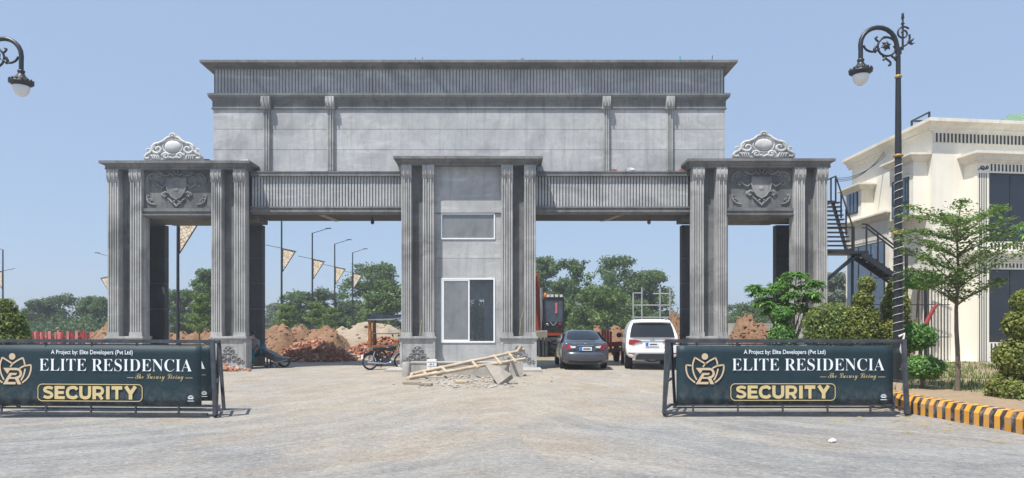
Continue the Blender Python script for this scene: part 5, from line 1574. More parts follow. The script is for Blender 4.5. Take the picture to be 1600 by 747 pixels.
# ------------------------------------------------------------------ banner poles of the inner street
def bannermat():
    m = NT('lattice_banner_print')
    v = m.coord()
    vo = m.n('ShaderNodeTexVoronoi', feature='DISTANCE_TO_EDGE'); vo.inputs['Scale'].default_value = 5.5; m.l(v, vo.inputs['Vector'])
    c = m.mix((.46, .27, .10), (.74, .69, .60), m.ramp(vo.outputs['Distance'], [(.05, 0.0), (.09, 1.0)]))
    m.base(c); m.rough(.8); return m.m
M['banner'] = bannermat()
def banner_pole(x, D, H_, arm, label, group, side=1, big=1.0):
    root = empty('banner_pole', (x, D, 0), label=label, cat='banner pole', group=group)
    MB().tube([(x, D, -.05), (x, D, H_ * .5), (x, D, H_)], [.085, .07, .055], 8).build('pole', M['black'], root)
    MB().tube([(x, D, H_ - .03), (x + arm * 1.2, D, H_ + .34)], .03, 6).build('lamp_arm', M['black'], root)
    MB().box(min(x + arm * 1.1, x + arm * 1.5), max(x + arm * 1.1, x + arm * 1.5), D - .1, D + .1, H_ + .33, H_ + .39).build('lamp_head', M['black'], root)
    zt = 1.6 + (H_ - 1.6) * .72; w = .95 * side * big; hh = 1.62 * big
    MB().tube([(x - w * 1.15, D, zt + .22), (x, D, zt), (x + w * 1.08, D, zt - .22)], .025, 6).build('spar', M['black'], root)
    tri = [(x + .07 * side, D, zt - .04), (x + w, D, zt - .24), (x + .07 * side, D, zt - hh)]
    b = MB().prism(tri, (0, .02, 0)).build('banner', M['banner'], root)
    fm = MB()
    for i in range(3): fm.bar(tri[i], tri[(i + 1) % 3], .045, .04, (0, 1, 0))
    fm.build('banner_frame', M['black'], b)
    ml = MB(); c = Vector(tri[0]) * .42 + Vector(tri[1]) * .33 + Vector(tri[2]) * .25
    ml.lathe((c.x, D - .012, c.z), [(.15, 0), (.15, .008)], 18, 'Y'); ml.build('medallion', M['signgold'], b)
    return root
LX = -15.3
nm_ = ['nearest banner pole in the narrow left opening with a big lattice pennant', None, 'leftmost banner pole in the wide left opening', 'second banner pole from the left in the wide left opening',
       'third banner pole from the left in the wide left opening', 'rightmost banner pole in the wide left opening, before the tallest tree']
for px, nm in zip((278, 371, 440, 488, 523, 551), nm_):
    if nm: banner_pole(LX, LX * F / (px - CX), 9.0, 1, nm, 'pennant banner poles along the inner street', big=1.2 if px == 278 else 1.0)
banner_pole(PX(4.5, 62), 62, PZ(390, 62), -1, 'banner pole at the left edge of the picture above the cone shrub', 'pennant banner poles along the inner street', -1)
banner_pole(PX(173, 66), 66, PZ(401, 66), -1, 'banner pole mostly hidden by the outer left column, its pennant showing', 'pennant banner poles along the inner street', -1)

# scaffold frames
sc_ = empty('scaffold', (PX(1018, 45), 45, 0), label='grey tube scaffold frames standing behind the white car', cat='scaffold')
for px in (989.5, 1003, 1031.5, 1047):
    x = PX(px, 45); MB().tube([(x, 45, -.05), (x, 45, PZ(449 if px > 1000 else 457, 45))], .052, 6).build('upright', M['galv'], sc_)
for py, a, b in ((458, 989.5, 1003), (477, 989.5, 1047), (496, 989.5, 1047), (459, 1020, 1047), (505, 989.5, 1047)):
    MB().tube([(PX(a, 45), 45, PZ(py, 45)), (PX(b, 45), 45, PZ(py, 45))], .042, 6).build('ledger', M['galv'], sc_)

# ------------------------------------------------------------------ vehicles
def loft_body(st, prof, mat, name, parent):
    """st: stations (y, list of (halfwidth, z)); mirrored and bridged, subdivided"""
    k = len(st[0][1]); vs = []; fs = []
    for y, half in st:
        ring = [(-w, y, z) for w, z in half] + [(w, y, z) for w, z in half[::-1]]
        vs += ring
    n = 2 * k
    for i in range(len(st) - 1):
        for j in range(n):
            fs.append((i * n + j, i * n + (j + 1) % n, (i + 1) * n + (j + 1) % n, (i + 1) * n + j))
    fs.append(tuple(range(n))[::-1]); fs.append(tuple((len(st) - 1) * n + j for j in range(n)))
    o = MB().add(vs, fs, True).build(name, mat, parent, local=True)
    md = o.modifiers.new('smooth', 'SUBSURF'); md.levels = 2; md.render_levels = 2
    return o

def wheel(root, x, y, r, w):
    t = MB().lathe((x, y, r), [(r * .62, -w / 2), (r * .93, -w / 2), (r, -w / 2 + .03), (r, w / 2 - .03), (r * .93, w / 2), (r * .62, w / 2)], 24, 'X').build('wheel', M['tyre'], root, local=True)
    rm = MB().lathe((x, y, r), [(r * .1, -w * .45), (r * .6, -w * .42), (r * .6, w * .42), (r * .1, w * .45)], 20, 'X')
    rm.build('rim', M['rim'], t, local=True)
    sp = MB()
    for k in range(10):
        a = 2 * PI * k / 10
        for s in (-1, 1): sp.bar((x + s * w * .47, y, r), (x + s * w * .47, y + r * .58 * math.cos(a), r + r * .58 * math.sin(a)), .03, .02, (1, 0, 0))
    sp.build('spokes', M['rim'], t, local=True)

def patch(root, name, mat, poly, yfun, th=.03, par=None):
    """thin shaped piece lying on the rear of a car: poly of (x,z), yfun gives the rear surface"""
    a = [(x, yfun(x, z), z) for x, z in poly]
    return MB().prism(a, (0, -th, 0)).build(name, M[mat], par or root, local=True)

def sedan():
    root = empty('parked_car', (PX(915, 24.75), 24.75, 0), math.radians(-.5), label='dark grey sedan parked tail on under the right opening', cat='car', group='cars parked under the gate')
    # rear is y=0, nose at y=4.5
    def ring(wr, zr, wb, zb, wm, zm, ws, zs):
        return [(ws * .55, zs), (ws, zs), (wm, zm), (wb, zb), ((wb + wr) / 2 + .03, (zb + zr) / 2 + .04), (wr, zr - .035), (wr * .75, zr)]
    S = [(-.0, ring(.50, .95, .76, .88, .80, .62, .74, .30)), (.06, ring(.56, 1.00, .80, .93, .855, .62, .80, .22)), (.22, ring(.60, 1.02, .82, .96, .875, .60, .83, .20)),
         (.62, ring(.56, 1.045, .83, .97, .878, .60, .85, .20)), (1.0, ring(.565, 1.23, .82, .97, .878, .60, .86, .20)), (1.42, ring(.57, 1.405, .82, .965, .878, .60, .86, .20)), (2.0, ring(.58, 1.45, .82, .955, .878, .60, .86, .20)),
         (2.55, ring(.57, 1.42, .82, .945, .878, .60, .86, .20)), (3.1, ring(.57, 1.12, .81, .92, .875, .58, .86, .20)), (3.4, ring(.58, .96, .80, .88, .87, .56, .85, .20)), (4.2, ring(.52, .82, .72, .74, .84, .5, .8, .22)), (4.5, ring(.4, .6, .55, .55, .62, .45, .6, .28))]
    loft_body(S, None, M['greypaint'], 'body', root)
    yr = lambda x, z: -.012 + .16 * abs(x) ** 3 + max(0, (z - .85)) * .25 + .01
    # rear window
    wv = []; rows = [(.66, 1.085), (.82, 1.17), (1.0, 1.262), (1.22, 1.345), (1.36, 1.388)]
    hw = [.62, .60, .575, .54, .52]
    for (y, z), w in zip(rows, hw):
        for i in range(9):
            u = -1 + i / 4; wv.append((w * u, y + .10 * u * u * 0 + .12 * abs(u) ** 3 - .02, z + .022 - .035 * abs(u) ** 3))
    f_ = [(j * 9 + i, j * 9 + i + 1, (j + 1) * 9 + i + 1, (j + 1) * 9 + i) for j in range(4) for i in range(8)]
    MB().add(wv, f_, True).build('rear_window', M['carglass'], root, local=True)
    for s in (-1, 1):
        q = [(s * .835, .77, .98), (s * .74, 1.0, 1.15), (s * .655, 1.5, 1.365), (s * .655, 2.5, 1.36), (s * .80, 3.1, 1.0)]
        MB().prism([(x + s * .035, y, z) for x, y, z in q], (s * -.02, 0, 0)).build('side_window', M['carglass'], root, local=True)
        patch(root, 'tail_light', 'taillight', [(s * .815, .93), (s * .66, .95), (s * .55, .885), (s * .50, .79), (s * .55, .745), (s * .77, .715), (s * .83, .80)], lambda x, z: yr(x, z) - .01, .03)
        patch(root, 'reversing_light', 'clearlens', [(s * .57, .875), (s * .35, .855), (s * .38, .79), (s * .52, .785)], lambda x, z: yr(x, z) - .015, .03)
        m_ = MB().ball((s * 1.0, 2.9, .98), .10, .05, .07, 10, 7).bar((s * .85, 2.92, .95), (s * .96, 2.9, .97), .04, .03)
        m_.build('mirror', M['greypaint'], root, local=True)
        for y in (.95, 3.6): wheel(root, s * .77, y, .315, .2)
        patch(root, 'reflector', 'taillight', [(s * .72, .42), (s * .62, .41), (s * .62, .445), (s * .72, .455)], lambda x, z: yr(x, z) - .02, .015)
    patch(root, 'boot_lid', 'greypaint', [(-.33, .63), (.33, .63), (.39, .80), (.33, .90), (-.33, .90), (-.39, .80)], lambda x, z: yr(x, z) - .018, .012)
    patch(root, 'chrome_bar', 'chrome', [(-.30, .878), (.30, .878), (.31, .893), (-.31, .893)], lambda x, z: yr(x, z) - .035, .015)
    bp = patch(root, 'bumper', 'greypaint', [(-.80, .40), (.80, .40), (.81, .62), (-.81, .62)], lambda x, z: -.03, .0)
    bpy.data.objects.remove(bp)
    vs = []; NB = 20
    for i in range(NB + 1):
        u = -1 + 2 * i / NB; x = .855 * u; y = -.075 + .26 * abs(u) ** 4
        for z, dy in ((.30, .06), (.36, .0), (.50, -.012), (.615, .0), (.645, .05)): vs.append((x, y + dy, z))
    f_ = [(i * 5 + j, (i + 1) * 5 + j, (i + 1) * 5 + j + 1, i * 5 + j + 1) for i in range(NB) for j in range(4)]
    MB().add(vs, f_, True).build('bumper', M['greypaint'], root, local=True)
    MB().box(-.62, .62, -.03, .2, .20, .31).build('bumper_diffuser', M['plastic'], root, local=True)
    for i_ in (.5,): MB().tube([(i_, -.03, .24), (i_, .3, .24)], .04, 10).build('exhaust', M['chrome'], root, local=True)
    np_ = patch(root, 'number_plate', 'plate', [(-.24, .70), (.22, .70), (.22, .83), (-.24, .83)], lambda x, z: yr(0, .75) - .045, .012)
    patch(root, 'plate_band', 'plateblue', [(-.238, .702), (-.13, .702), (-.13, .828), (-.238, .828)], lambda x, z: yr(0, .75) - .0585, .002, np_)
    patch(root, 'plate_marks', 'steel', [(-.09, .735), (.17, .735), (.17, .785), (-.09, .785)], lambda x, z: yr(0, .75) - .0585, .002, np_)
    MB().tube([(-.04, -.012, .945), (.0, -.02, .975), (.04, -.012, .945)], .008, 5).build('badge', M['chrome'], root, local=True)
    return root
sedan()

def suv():
    root = empty('parked_car', (PX(1019, 24.8), 24.8, 0), math.radians(-7), label='white off road car parked tail on behind the right barrier', cat='car', group='cars parked under the gate')
    def ring(wr, zr, wb, zb, wm, zm, ws, zs):
        return [(ws * .55, zs), (ws, zs), (wm, zm), (wb, zb), ((wb + wr) / 2 + .045, (zb + zr) / 2 + .02), (wr, zr - .05), (wr * .7, zr)]
    S = [(-.02, ring(.80, 1.22, .90, 1.13, .93, .80, .86, .44)), (.02, ring(.80, 1.28, .93, 1.17, .955, .80, .90, .42)), (.20, ring(.77, 1.52, .93, 1.18, .96, .80, .91, .40)), (.36, ring(.73, 1.78, .93, 1.18, .96, .80, .91, .40)), (.50, ring(.715, 1.83, .93, 1.18, .96, .80, .91, .40)),
         (.8, ring(.71, 1.855, .93, 1.17, .96, .80, .91, .40)), (1.6, ring(.71, 1.87, .93, 1.16, .96, .80, .91, .38)), (2.5, ring(.76, 1.83, .93, 1.14, .96, .80, .91, .38)), (3.2, ring(.72, 1.34, .92, 1.12, .955, .80, .90, .38)),
         (3.5, ring(.68, 1.18, .88, 1.08, .94, .78, .88, .4)), (4.4, ring(.6, 1.05, .78, .98, .90, .72, .83, .42)), (4.75, ring(.45, .9, .6, .85, .7, .68, .64, .5))]
    loft_body(S, None, M['whitepaint'], 'body', root)
    hw = [.80, .785, .735, .665]; rows = [(.02, 1.185), (.09, 1.33), (.20, 1.55), (.31, 1.70)]
    wv = []
    for (y, z), w in zip(rows, hw):
        for i in range(9):
            u = -1 + i / 4; wv.append((w * u, y + .035 * abs(u) ** 3 - .06 - .02 * (z < 1.2), z))
    f_ = [(j * 9 + i, j * 9 + i + 1, (j + 1) * 9 + i + 1, (j + 1) * 9 + i) for j in range(3) for i in range(8)]
    MB().add(wv, f_, True).build('rear_window', M['carglass'], root, local=True)
    sp = MB(); vs = []
    for i in range(13):
        u = -1 + i / 6; x = .68 * u; y = .20 + .10 * abs(u) ** 3
        for z, dy in ((1.70, .0), (1.73, -.06), (1.785, -.03), (1.83, .22)): vs.append((x, y + dy, z - .03 * abs(u) ** 4))
    sp.add(vs, [(i * 4 + j, (i + 1) * 4 + j, (i + 1) * 4 + j + 1, i * 4 + j + 1) for i in range(12) for j in range(3)], True)
    sp.build('roof_spoiler', M['whitepaint'], root, local=True)
    yr = lambda x, z: -.01 + .10 * abs(x) ** 3 + max(0, z - 1.12) * .35
    for s in (-1, 1):
        patch(root, 'tail_light', 'taillight', [(s * .875, 1.10), (s * .60, 1.10), (s * .36, 1.045), (s * .40, 1.02), (s * .58, .985), (s * .68, .91), (s * .88, .90)], lambda x, z: yr(x, z) - .02, .035)
        patch(root, 'fog_light', 'taillight', [(s * .85, .575), (s * .62, .565), (s * .62, .595), (s * .85, .625)], lambda x, z: yr(x, z) - .085, .02)
        q = [(s * .885, .35, 1.2), (s * .78, .45, 1.55), (s * .74, .6, 1.66), (s * .74, 2.5, 1.66), (s * .88, 3.15, 1.18)]
        MB().prism([(x + s * .03, y, z) for x, y, z in q], (s * -.02, 0, 0)).build('side_window', M['carglass'], root, local=True)
        m_ = MB().ball((s * 1.05, 3.0, 1.22), .11, .06, .11, 10, 7).bar((s * .88, 3.0, 1.15), (s * 1.0, 3.0, 1.2), .05, .04)
        m_.build('mirror', M['plastic'], root, local=True)
        for y in (.95, 3.75): wheel(root, s * .80, y, .385, .27)
        MB().tube([(s * .60, .5, 1.82), (s * .60, .65, 1.865), (s * .60, 2.2, 1.865), (s * .60, 2.35, 1.81)], .022, 6).build('roof_rail', M['chrome'], root, local=True)
        arch = MB()
        arch.tube([(s * .925, .95 + .46 * math.cos(a), .40 + .44 * math.sin(a)) for a in [PI * i / 12 for i in range(13)]], .03, 6); arch.build('wheel_arch', M['plastic'], root, local=True)
    vs = []; NB = 20
    for i in range(NB + 1):
        u = -1 + 2 * i / NB; x = .925 * u; y = -.10 + .26 * abs(u) ** 4; drop = .10 * (1 - min(1, abs(u) * 1.6)) if abs(u) < .62 else 0
        for z, dy in ((.50 + drop * .0 + .03, .05), (.54, .0), (.66, -.02), (.745, .0), (.765, .06)): vs.append((x, y + dy, z))
    f_ = [(i * 5 + j, (i + 1) * 5 + j, (i + 1) * 5 + j + 1, i * 5 + j + 1) for i in range(NB) for j in range(4)]
    MB().add(vs, f_, True).build('bumper', M['whitepaint'], root, local=True)
    MB().prism([(-.60, -.125, .36), (.60, -.125, .36), (.57, -.125, .50), (.48, -.125, .585), (-.48, -.125, .585), (-.57, -.125, .50)], (0, .2, 0)).build('lower_valance', M['plastic'], root, local=True)
    MB().tube([(-.28, -.02, .38), (-.1, -.06, .32), (.1, -.06, .32), (.28, -.02, .38)], .03, 8).build('tow_bar', M['plastic'], root, local=True)
    patch(root, 'plate_recess', 'whitepaint', [(-.42, .80), (.42, .80), (.50, 1.0), (-.50, 1.0)], lambda x, z: yr(x, z) - .012, .01)
    np_ = patch(root, 'number_plate', 'plate', [(-.24, .86), (.22, .86), (.22, .985), (-.24, .985)], lambda x, z: yr(0, .9) - .03, .012)
    patch(root, 'plate_band', 'plateblue', [(-.238, .862), (-.14, .862), (-.14, .983), (-.238, .983)], lambda x, z: yr(0, .9) - .0435, .002, np_)
    patch(root, 'plate_marks', 'steel', [(-.09, .90), (.17, .90), (.17, .945), (-.09, .945)], lambda x, z: yr(0, .9) - .0435, .002, np_)
    patch(root, 'garnish', 'chrome', [(-.38, 1.035), (.38, 1.035), (.36, 1.055), (-.36, 1.055)], lambda x, z: yr(x, z) - .02, .014)
    bd = MB(); bd.tube([(.07 * math.cos(a), -.045, 1.105 + .045 * math.sin(a)) for a in [2 * PI * i / 16 for i in range(16)]], .009, 5, closed=True)
    bd.tube([(.03 * math.cos(a), -.045, 1.11 + .04 * math.sin(a)) for a in [2 * PI * i / 12 for i in range(12)]], .008, 5, closed=True)
    bd.build('badge', M['chrome'], root, local=True)
    MB().bar((-.35, .02, 1.2), (.05, .01, 1.215), .02, .015).build('wiper', M['plastic'], root, local=True)
    return root
suv()

def motorcycle(loc, rz, label, group='parked motorcycles'):
    """nose towards +x"""
    root = empty('motorcycle', loc, rz, label=label, cat='motorcycle', group=group)
    def b(mb, nm, mt, par=root): return mb.build(nm, M[mt], par, local=True)
    for x in (-.62, .62):
        w = b(MB().tube([(x + .27 * math.cos(a), 0, .29 + .27 * math.sin(a)) for a in [2 * PI * i / 24 for i in range(24)]], .035, 7, closed=True), 'wheel', 'tyre')
        r = MB().tube([(x + .235 * math.cos(a), 0, .29 + .235 * math.sin(a)) for a in [2 * PI * i / 24 for i in range(24)]], .012, 5, closed=True)
        for k in range(18):
            a = 2 * PI * k / 18; r.tube([(x + .04 * math.cos(a + .6), .03 * (1 if k % 2 else -1), .29 + .04 * math.sin(a + .6)), (x + .235 * math.cos(a), 0, .29 + .235 * math.sin(a))], .004, 3)
        r.lathe((x, 0, .29), [(.05, -.06), (.06, -.03), (.06, .03), (.05, .06)], 12, 'Y')
        b(r, 'rim', 'chrome', w)
        b(MB().tube([(x + .33 * math.cos(a), 0, .29 + .33 * math.sin(a)) for a in [math.radians(q) for q in (range(20, 175, 12) if x > 0 else range(5, 150, 12))]], .045, 6), 'mudguard', 'black' if x < 0 else 'chrome')
    b(MB().tube([(.42, 0, .86), (.30, 0, .78), (-.05, 0, .72), (-.3, 0, .62), (-.62, 0, .66)], .03, 7).tube([(.40, 0, .84), (.22, 0, .45), (.02, 0, .30), (-.25, 0, .30), (-.3, 0, .62)], .025, 7), 'frame', 'black')
    b(MB().tube([(.45, .075, .92), (.62, .075, .29)], .022, 7).tube([(.45, -.075, .92), (.62, -.075, .29)], .022, 7), 'fork', 'chrome')
    tk = MB().ball((.18, 0, .76), .24, .13, .11, 14, 9); b(tk, 'fuel_tank', 'black')
    st_ = MB().ball((-.32, 0, .77), .36, .13, .065, 14, 8); b(st_, 'seat', 'plastic')
    b(MB().box(-.14, .14, -.10, .10, .24, .42).ball((.10, 0, .48), .09, .09, .14, 10, 7).box(-.1, .12, -.14, .14, .28, .36), 'engine', 'steel')
    b(MB().tube([(.14, -.12, .42), (.16, -.14, .26), (-.1, -.15, .22), (-.62, -.16, .27), (-.78, -.16, .30)], [.02, .022, .025, .04, .04], 8), 'exhaust', 'chrome')
    b(MB().tube([(.36, -.36, .98), (.42, -.18, 1.02), (.44, 0, .98), (.42, .18, 1.02), (.36, .36, .98)], .014, 6), 'handlebar', 'black')
    for s in (-1, 1):
        m_ = b(MB().tube([(.40, s * .22, 1.02), (.40, s * .27, 1.2)], .008, 5).ball((.39, s * .28, 1.24), .02, .075, .05, 10, 7), 'mirror', 'black')
    b(MB().ball((.56, 0, .90), .09, .09, .09, 12, 8), 'headlight', 'black')
    b(MB().ball((-.86, 0, .64), .05, .07, .05, 8, 6), 'tail_light', 'taillight')
    b(MB().box(-.93, -.915, -.09, .09, .40, .55), 'number_plate', 'plate')
    b(MB().tube([(-.55, -.1, .74), (-.8, -.1, .80), (-.92, 0, .80), (-.8, .1, .80), (-.55, .1, .74)], .012, 5), 'grab_rail', 'chrome')
    b(MB().tube([(-.05, .12, .28), (-.10, .26, .02)], .012, 5), 'side_stand', 'black')
    for s in (-1, 1): b(MB().tube([(-.62, s * .1, .29), (-.48, s * .11, .66)], .022, 6), 'shock', 'chrome')
    return root
motorcycle((PX(603, 25.2), 25.2, 0.0), math.radians(33), 'black motorcycle parked beside the left plinth of the booth tower')
motorcycle((PX(1176, 15.8), 15.8, 0), math.radians(172), 'motorcycle behind the right barrier, only its mirror and handlebar showing over the sign')

# canopy cart
cc = empty('canopy_cart', (PX(605, 27.3), 27.3, 0), label='three wheeled vendor cart with a grey tarpaulin canopy on orange posts', cat='cart')
D = 27.3
for px, dy in ((580.5, -.3), (580.5, .6), (640, -.3), (640, .6)):
    x = PX(px, D); q = D + dy
    MB().tube([(x, q, .5), (x + .01, q, 1.1), (x - .01, q, 1.55), (x, q, PZ(499, D))], [.075, .085, .07, .075], 8).build('canopy_post', M['woodor'], cc)
x0, x1 = PX(577, D), PX(650, D)
vs = []; 
for j in range(7):
    for i in range(17):
        u, v = i / 16, j / 6
        vs.append((x0 + u * (x1 - x0), D - .45 + v * 1.2, PZ(495, D) + .22 * u * (1 - u) * 0 - .10 * math.sin(PI * u) * (1 - .3 * v) - .12 * (1 - u) * (v < .2) + .05 * noise.noise((u * 5, v * 4, 2)) + .12 * math.sin(PI * v) + .09 * u))
fs = [(j * 17 + i, j * 17 + i + 1, (j + 1) * 17 + i + 1, (j + 1) * 17 + i) for j in range(6) for i in range(16)]
o = MB().add(vs, fs, True).build('canopy', M['canopy'], cc); md = o.modifiers.new('t', 'SOLIDIFY'); md.thickness = .02
MB().box(x0, x1, D - .35, D + .65, .72, .82).build('deck', M['woodor'], cc)
MB().box(PX(617, D), PX(627, D), D - .36, D - .33, .45, 1.05).build('side_board', M['woodor'], cc)
MB().tube([(x0, D - .3, 1.28), (x1, D - .3, 1.30)], .02, 6).build('rail', M['black'], cc)
for px, dy in ((590, -.3), (590, .6), (646, .1)):
    MB().tube([(PX(px, D) + .27 * math.cos(a), D + dy, .3 + .27 * math.sin(a)) for a in [2 * PI * i / 20 for i in range(20)]], .035, 6, closed=True).build('wheel', M['tyre'], cc)
    MB().lathe((PX(px, D), D + dy, .3), [(.05, -.05), (.06, .05)], 8, 'Y').tube([(PX(px, D), D + dy, .3), (PX(px, D), D + dy, .74)], .03, 6).build('hub', M['black'], cc)

# wheeled excavator
D = 36.0
ex = empty('excavator', (PX(862, D), D, 0), label='orange wheeled excavator with a black framed cab right of the booth tower', cat='excavator')
ex0 = lambda p: PX(p, D)
ez = lambda q: PZ(q, D)
cbx = MB(); x0, x1, z0, z1 = ex0(848.5), ex0(879.5), ez(516), ez(466)
cab_ = frame_rect(x0, x1, z0, z1, D - .75, D - .67, .075); cab_.box(x0, x1, D - .66, D + .75, z0, z0 + .3).box(x0, x1, D - .66, D + .75, z1 - .08, z1 + .02)
for x in (x0, x1 - .075): cab_.box(x, x + .075, D + .67, D + .75, z0, z1).box(x, x + .075, D - .66, D + .66, z0 + .02, z0 + .5)
cab = cab_.build('cab', M['black'], ex)
MB().box(x0 + .08, x1 - .08, D - .715, D - .70, z0 + .42, z1 - .08).build('windscreen', M['cabglass'], cab)
MB().box(x0 + .08, x1 - .08, D - .74, D - .69, z0 + .08, z0 + .40).build('lower_panel', M['black'], cab)
for a, b in ((858, 863), (868, 863)): MB().bar((ex0(a), D - .76, ez(503)), (ex0(b), D - .76, ez(509)), .05, .02, (0, 1, 0)).build('emblem', M['rim'], cab)
for px, mt in ((854, 'chrome'), (873, 'taillight')): MB().ball((ex0(px), D - .76, ez(507)), .09, .04, .07, 9, 6).build('headlight', M[mt], cab)
for px in (855, 861, 868, 875): MB().box(ex0(px) - .07, ex0(px) + .07, D - .8, D - .68, z1 + .03, z1 + .16).build('work_light', M['clearlens'], cab)
MB().lathe((ex0(852), D, z1 + .02), [(.08, 0), (.08, .08), (.075, .2), (.03, .26)], 12).build('beacon', M['amber'], cab)
MB().box(ex0(866), ex0(869), D - .76, D - .72, ez(490), ez(474)).build('cloth', M['pinkred'], cab)
MB().box(ex0(838), ex0(878), D - .7, D + 2.4, ez(524), z0 - .02).build('upper_deck', M['orange'], ex)
MB().box(ex0(842), ex0(878), D + .8, D + 2.6, z0, z0 + 1.1).build('engine_house', M['orange'], ex)
MB().prism([(ex0(834), D - .1, z0), (ex0(844.5), D - .1, z0), (ex0(843), D - .1, ez(470)), (ex0(841.5), D - .1, ez(430)), (ex0(837), D - .1, ez(424)), (ex0(833), D - .1, ez(460))], (0, .4, 0)).build('boom', M['orange'], ex)
MB().tube([(ex0(846.5), D - .25, z0), (ex0(845), D - .25, ez(450))], .07, 8).build('hydraulic_ram', M['rim'], ex)
MB().bar((ex0(836), D + .1, ez(430)), (ex0(822), D - 1.6, ez(470)), .25, .3).build('dipper_arm', M['orange'], ex)
for px in (850, 863.5, 877):
    for dy in (-.4, 1.9):
        if px != 863.5: MB().lathe((ex0(px) if px < 860 else ex0(864), D + dy, ez(541)), [(.3, -.3), (.5, -.3), (.54, -.24), (.54, .24), (.5, .3), (.3, .3)], 20, 'X').build('wheel', M['tyre'], ex)
for k in range(14):
    a = 2 * PI * k / 14
    MB().bar((ex0(864) - .28, D - .4 + .54 * math.cos(a), ez(541) + .54 * math.sin(a)), (ex0(864) + .28, D - .4 + .54 * math.cos(a + .25), ez(541) + .54 * math.sin(a + .25)), .10, .05).build('tread_lug', M['tyre'], ex)
MB().box(ex0(836), ex0(872), D + .0, D + 1.6, ez(548), ez(526)).build('chassis', M['black'], ex)
bl_ = MB(); bl_.prism([(ex0(826), D - 1.1, ez(530)), (ex0(826), D - 1.25, ez(518)), (ex0(826), D - 1.05, ez(516)), (ex0(826), D - .95, ez(530))], (ex0(853) - ex0(826), 0, 0))
blade = bl_.build('dozer_blade', M['rim'], ex)
for px in (832, 840, 846, 851): MB().bar((ex0(px), D - 1.1, ez(519)), (ex0(px + 1), D - 1.0, ez(555)), .12, .12).build('stabiliser_leg', M['steel'], ex)

# red farm trailer behind the cars
D = 30.0
tr = empty('red_trailer', (PX(955, D), D, 0), label='dark red farm trailer between the grey sedan and the white car', cat='trailer')
for i in range(4):
    MB().box(PX(941 + i * 4.2, D), PX(944.5 + i * 4.2, D), D + .2, D + .26, PZ(535, D), PZ(516 + (i == 3) * 1.5, D)).build('tail_board', M['redpaint'], tr)
MB().bar(P(936, 539, D), P(974, 537, D), .14, .2).build('bed_beam', M['redpaint'], tr)
MB().bar(P(936, 550, D), P(972, 546, D), .12, .16).build('axle_beam', M['rust'], tr)
MB().bar(P(952, 536, D), P(958, 554, D), .1, .1).build('strut', M['rust'], tr)
for px in (944, 966): MB().lathe((PX(px, D), D + .5, .36), [(.2, -.1), (.34, -.1), (.36, .0), (.34, .1), (.2, .1)], 16, 'X').build('wheel', M['tyre'], tr)

# ------------------------------------------------------------------ seated person, bench, barrow by the left pier
D = 26.25
bn = empty('bench', (PX(404, D), D, 0), label='dark low bench against the rear leg inside the wide left opening', cat='bench')
x0, x1 = PX(387, D), PX(424, D)
MB().box(x0, x1, D - .2, D + .25, .43, .48).build('seat', M['black'], bn)
for x in (x0 + .1, x1 - .1):
    for y in (D - .17, D + .2): MB().bar((x, y, -.02), (x, y, .43), .045, .045).build('leg', M['black'], bn)
person = empty('person', (PX(395, D), D, 0), label='person in a grey shirt and teal trousers sitting on the bench', cat='person')
def skinned(name, verts, edges, radii, mat, root_i=0, sub=2):
    me = bpy.data.meshes.new(name); me.from_pydata([tuple(v) for v in verts], edges, []); me.materials.append(mat)
    o = bpy.data.objects.new(name, me); COL.objects.link(o)
    sk = o.modifiers.new('skin', 'SKIN'); sk.use_smooth_shade = True
    lay = me.skin_vertices[0].data
    for i, r in enumerate(radii):
        lay[i].radius = (r, r) if isinstance(r, (int, float)) else r
        lay[i].use_root = (i == root_i)
    sb_ = o.modifiers.new('sub', 'SUBSURF'); sb_.levels = sub; sb_.render_levels = sub
    dg = bpy.context.evaluated_depsgraph_get(); m2 = bpy.data.meshes.new_from_object(o.evaluated_get(dg))
    o.modifiers.clear(); o.data = m2; m2.name = name
    for p in m2.polygons: p.use_smooth = True
    return o
cx = person.location.x
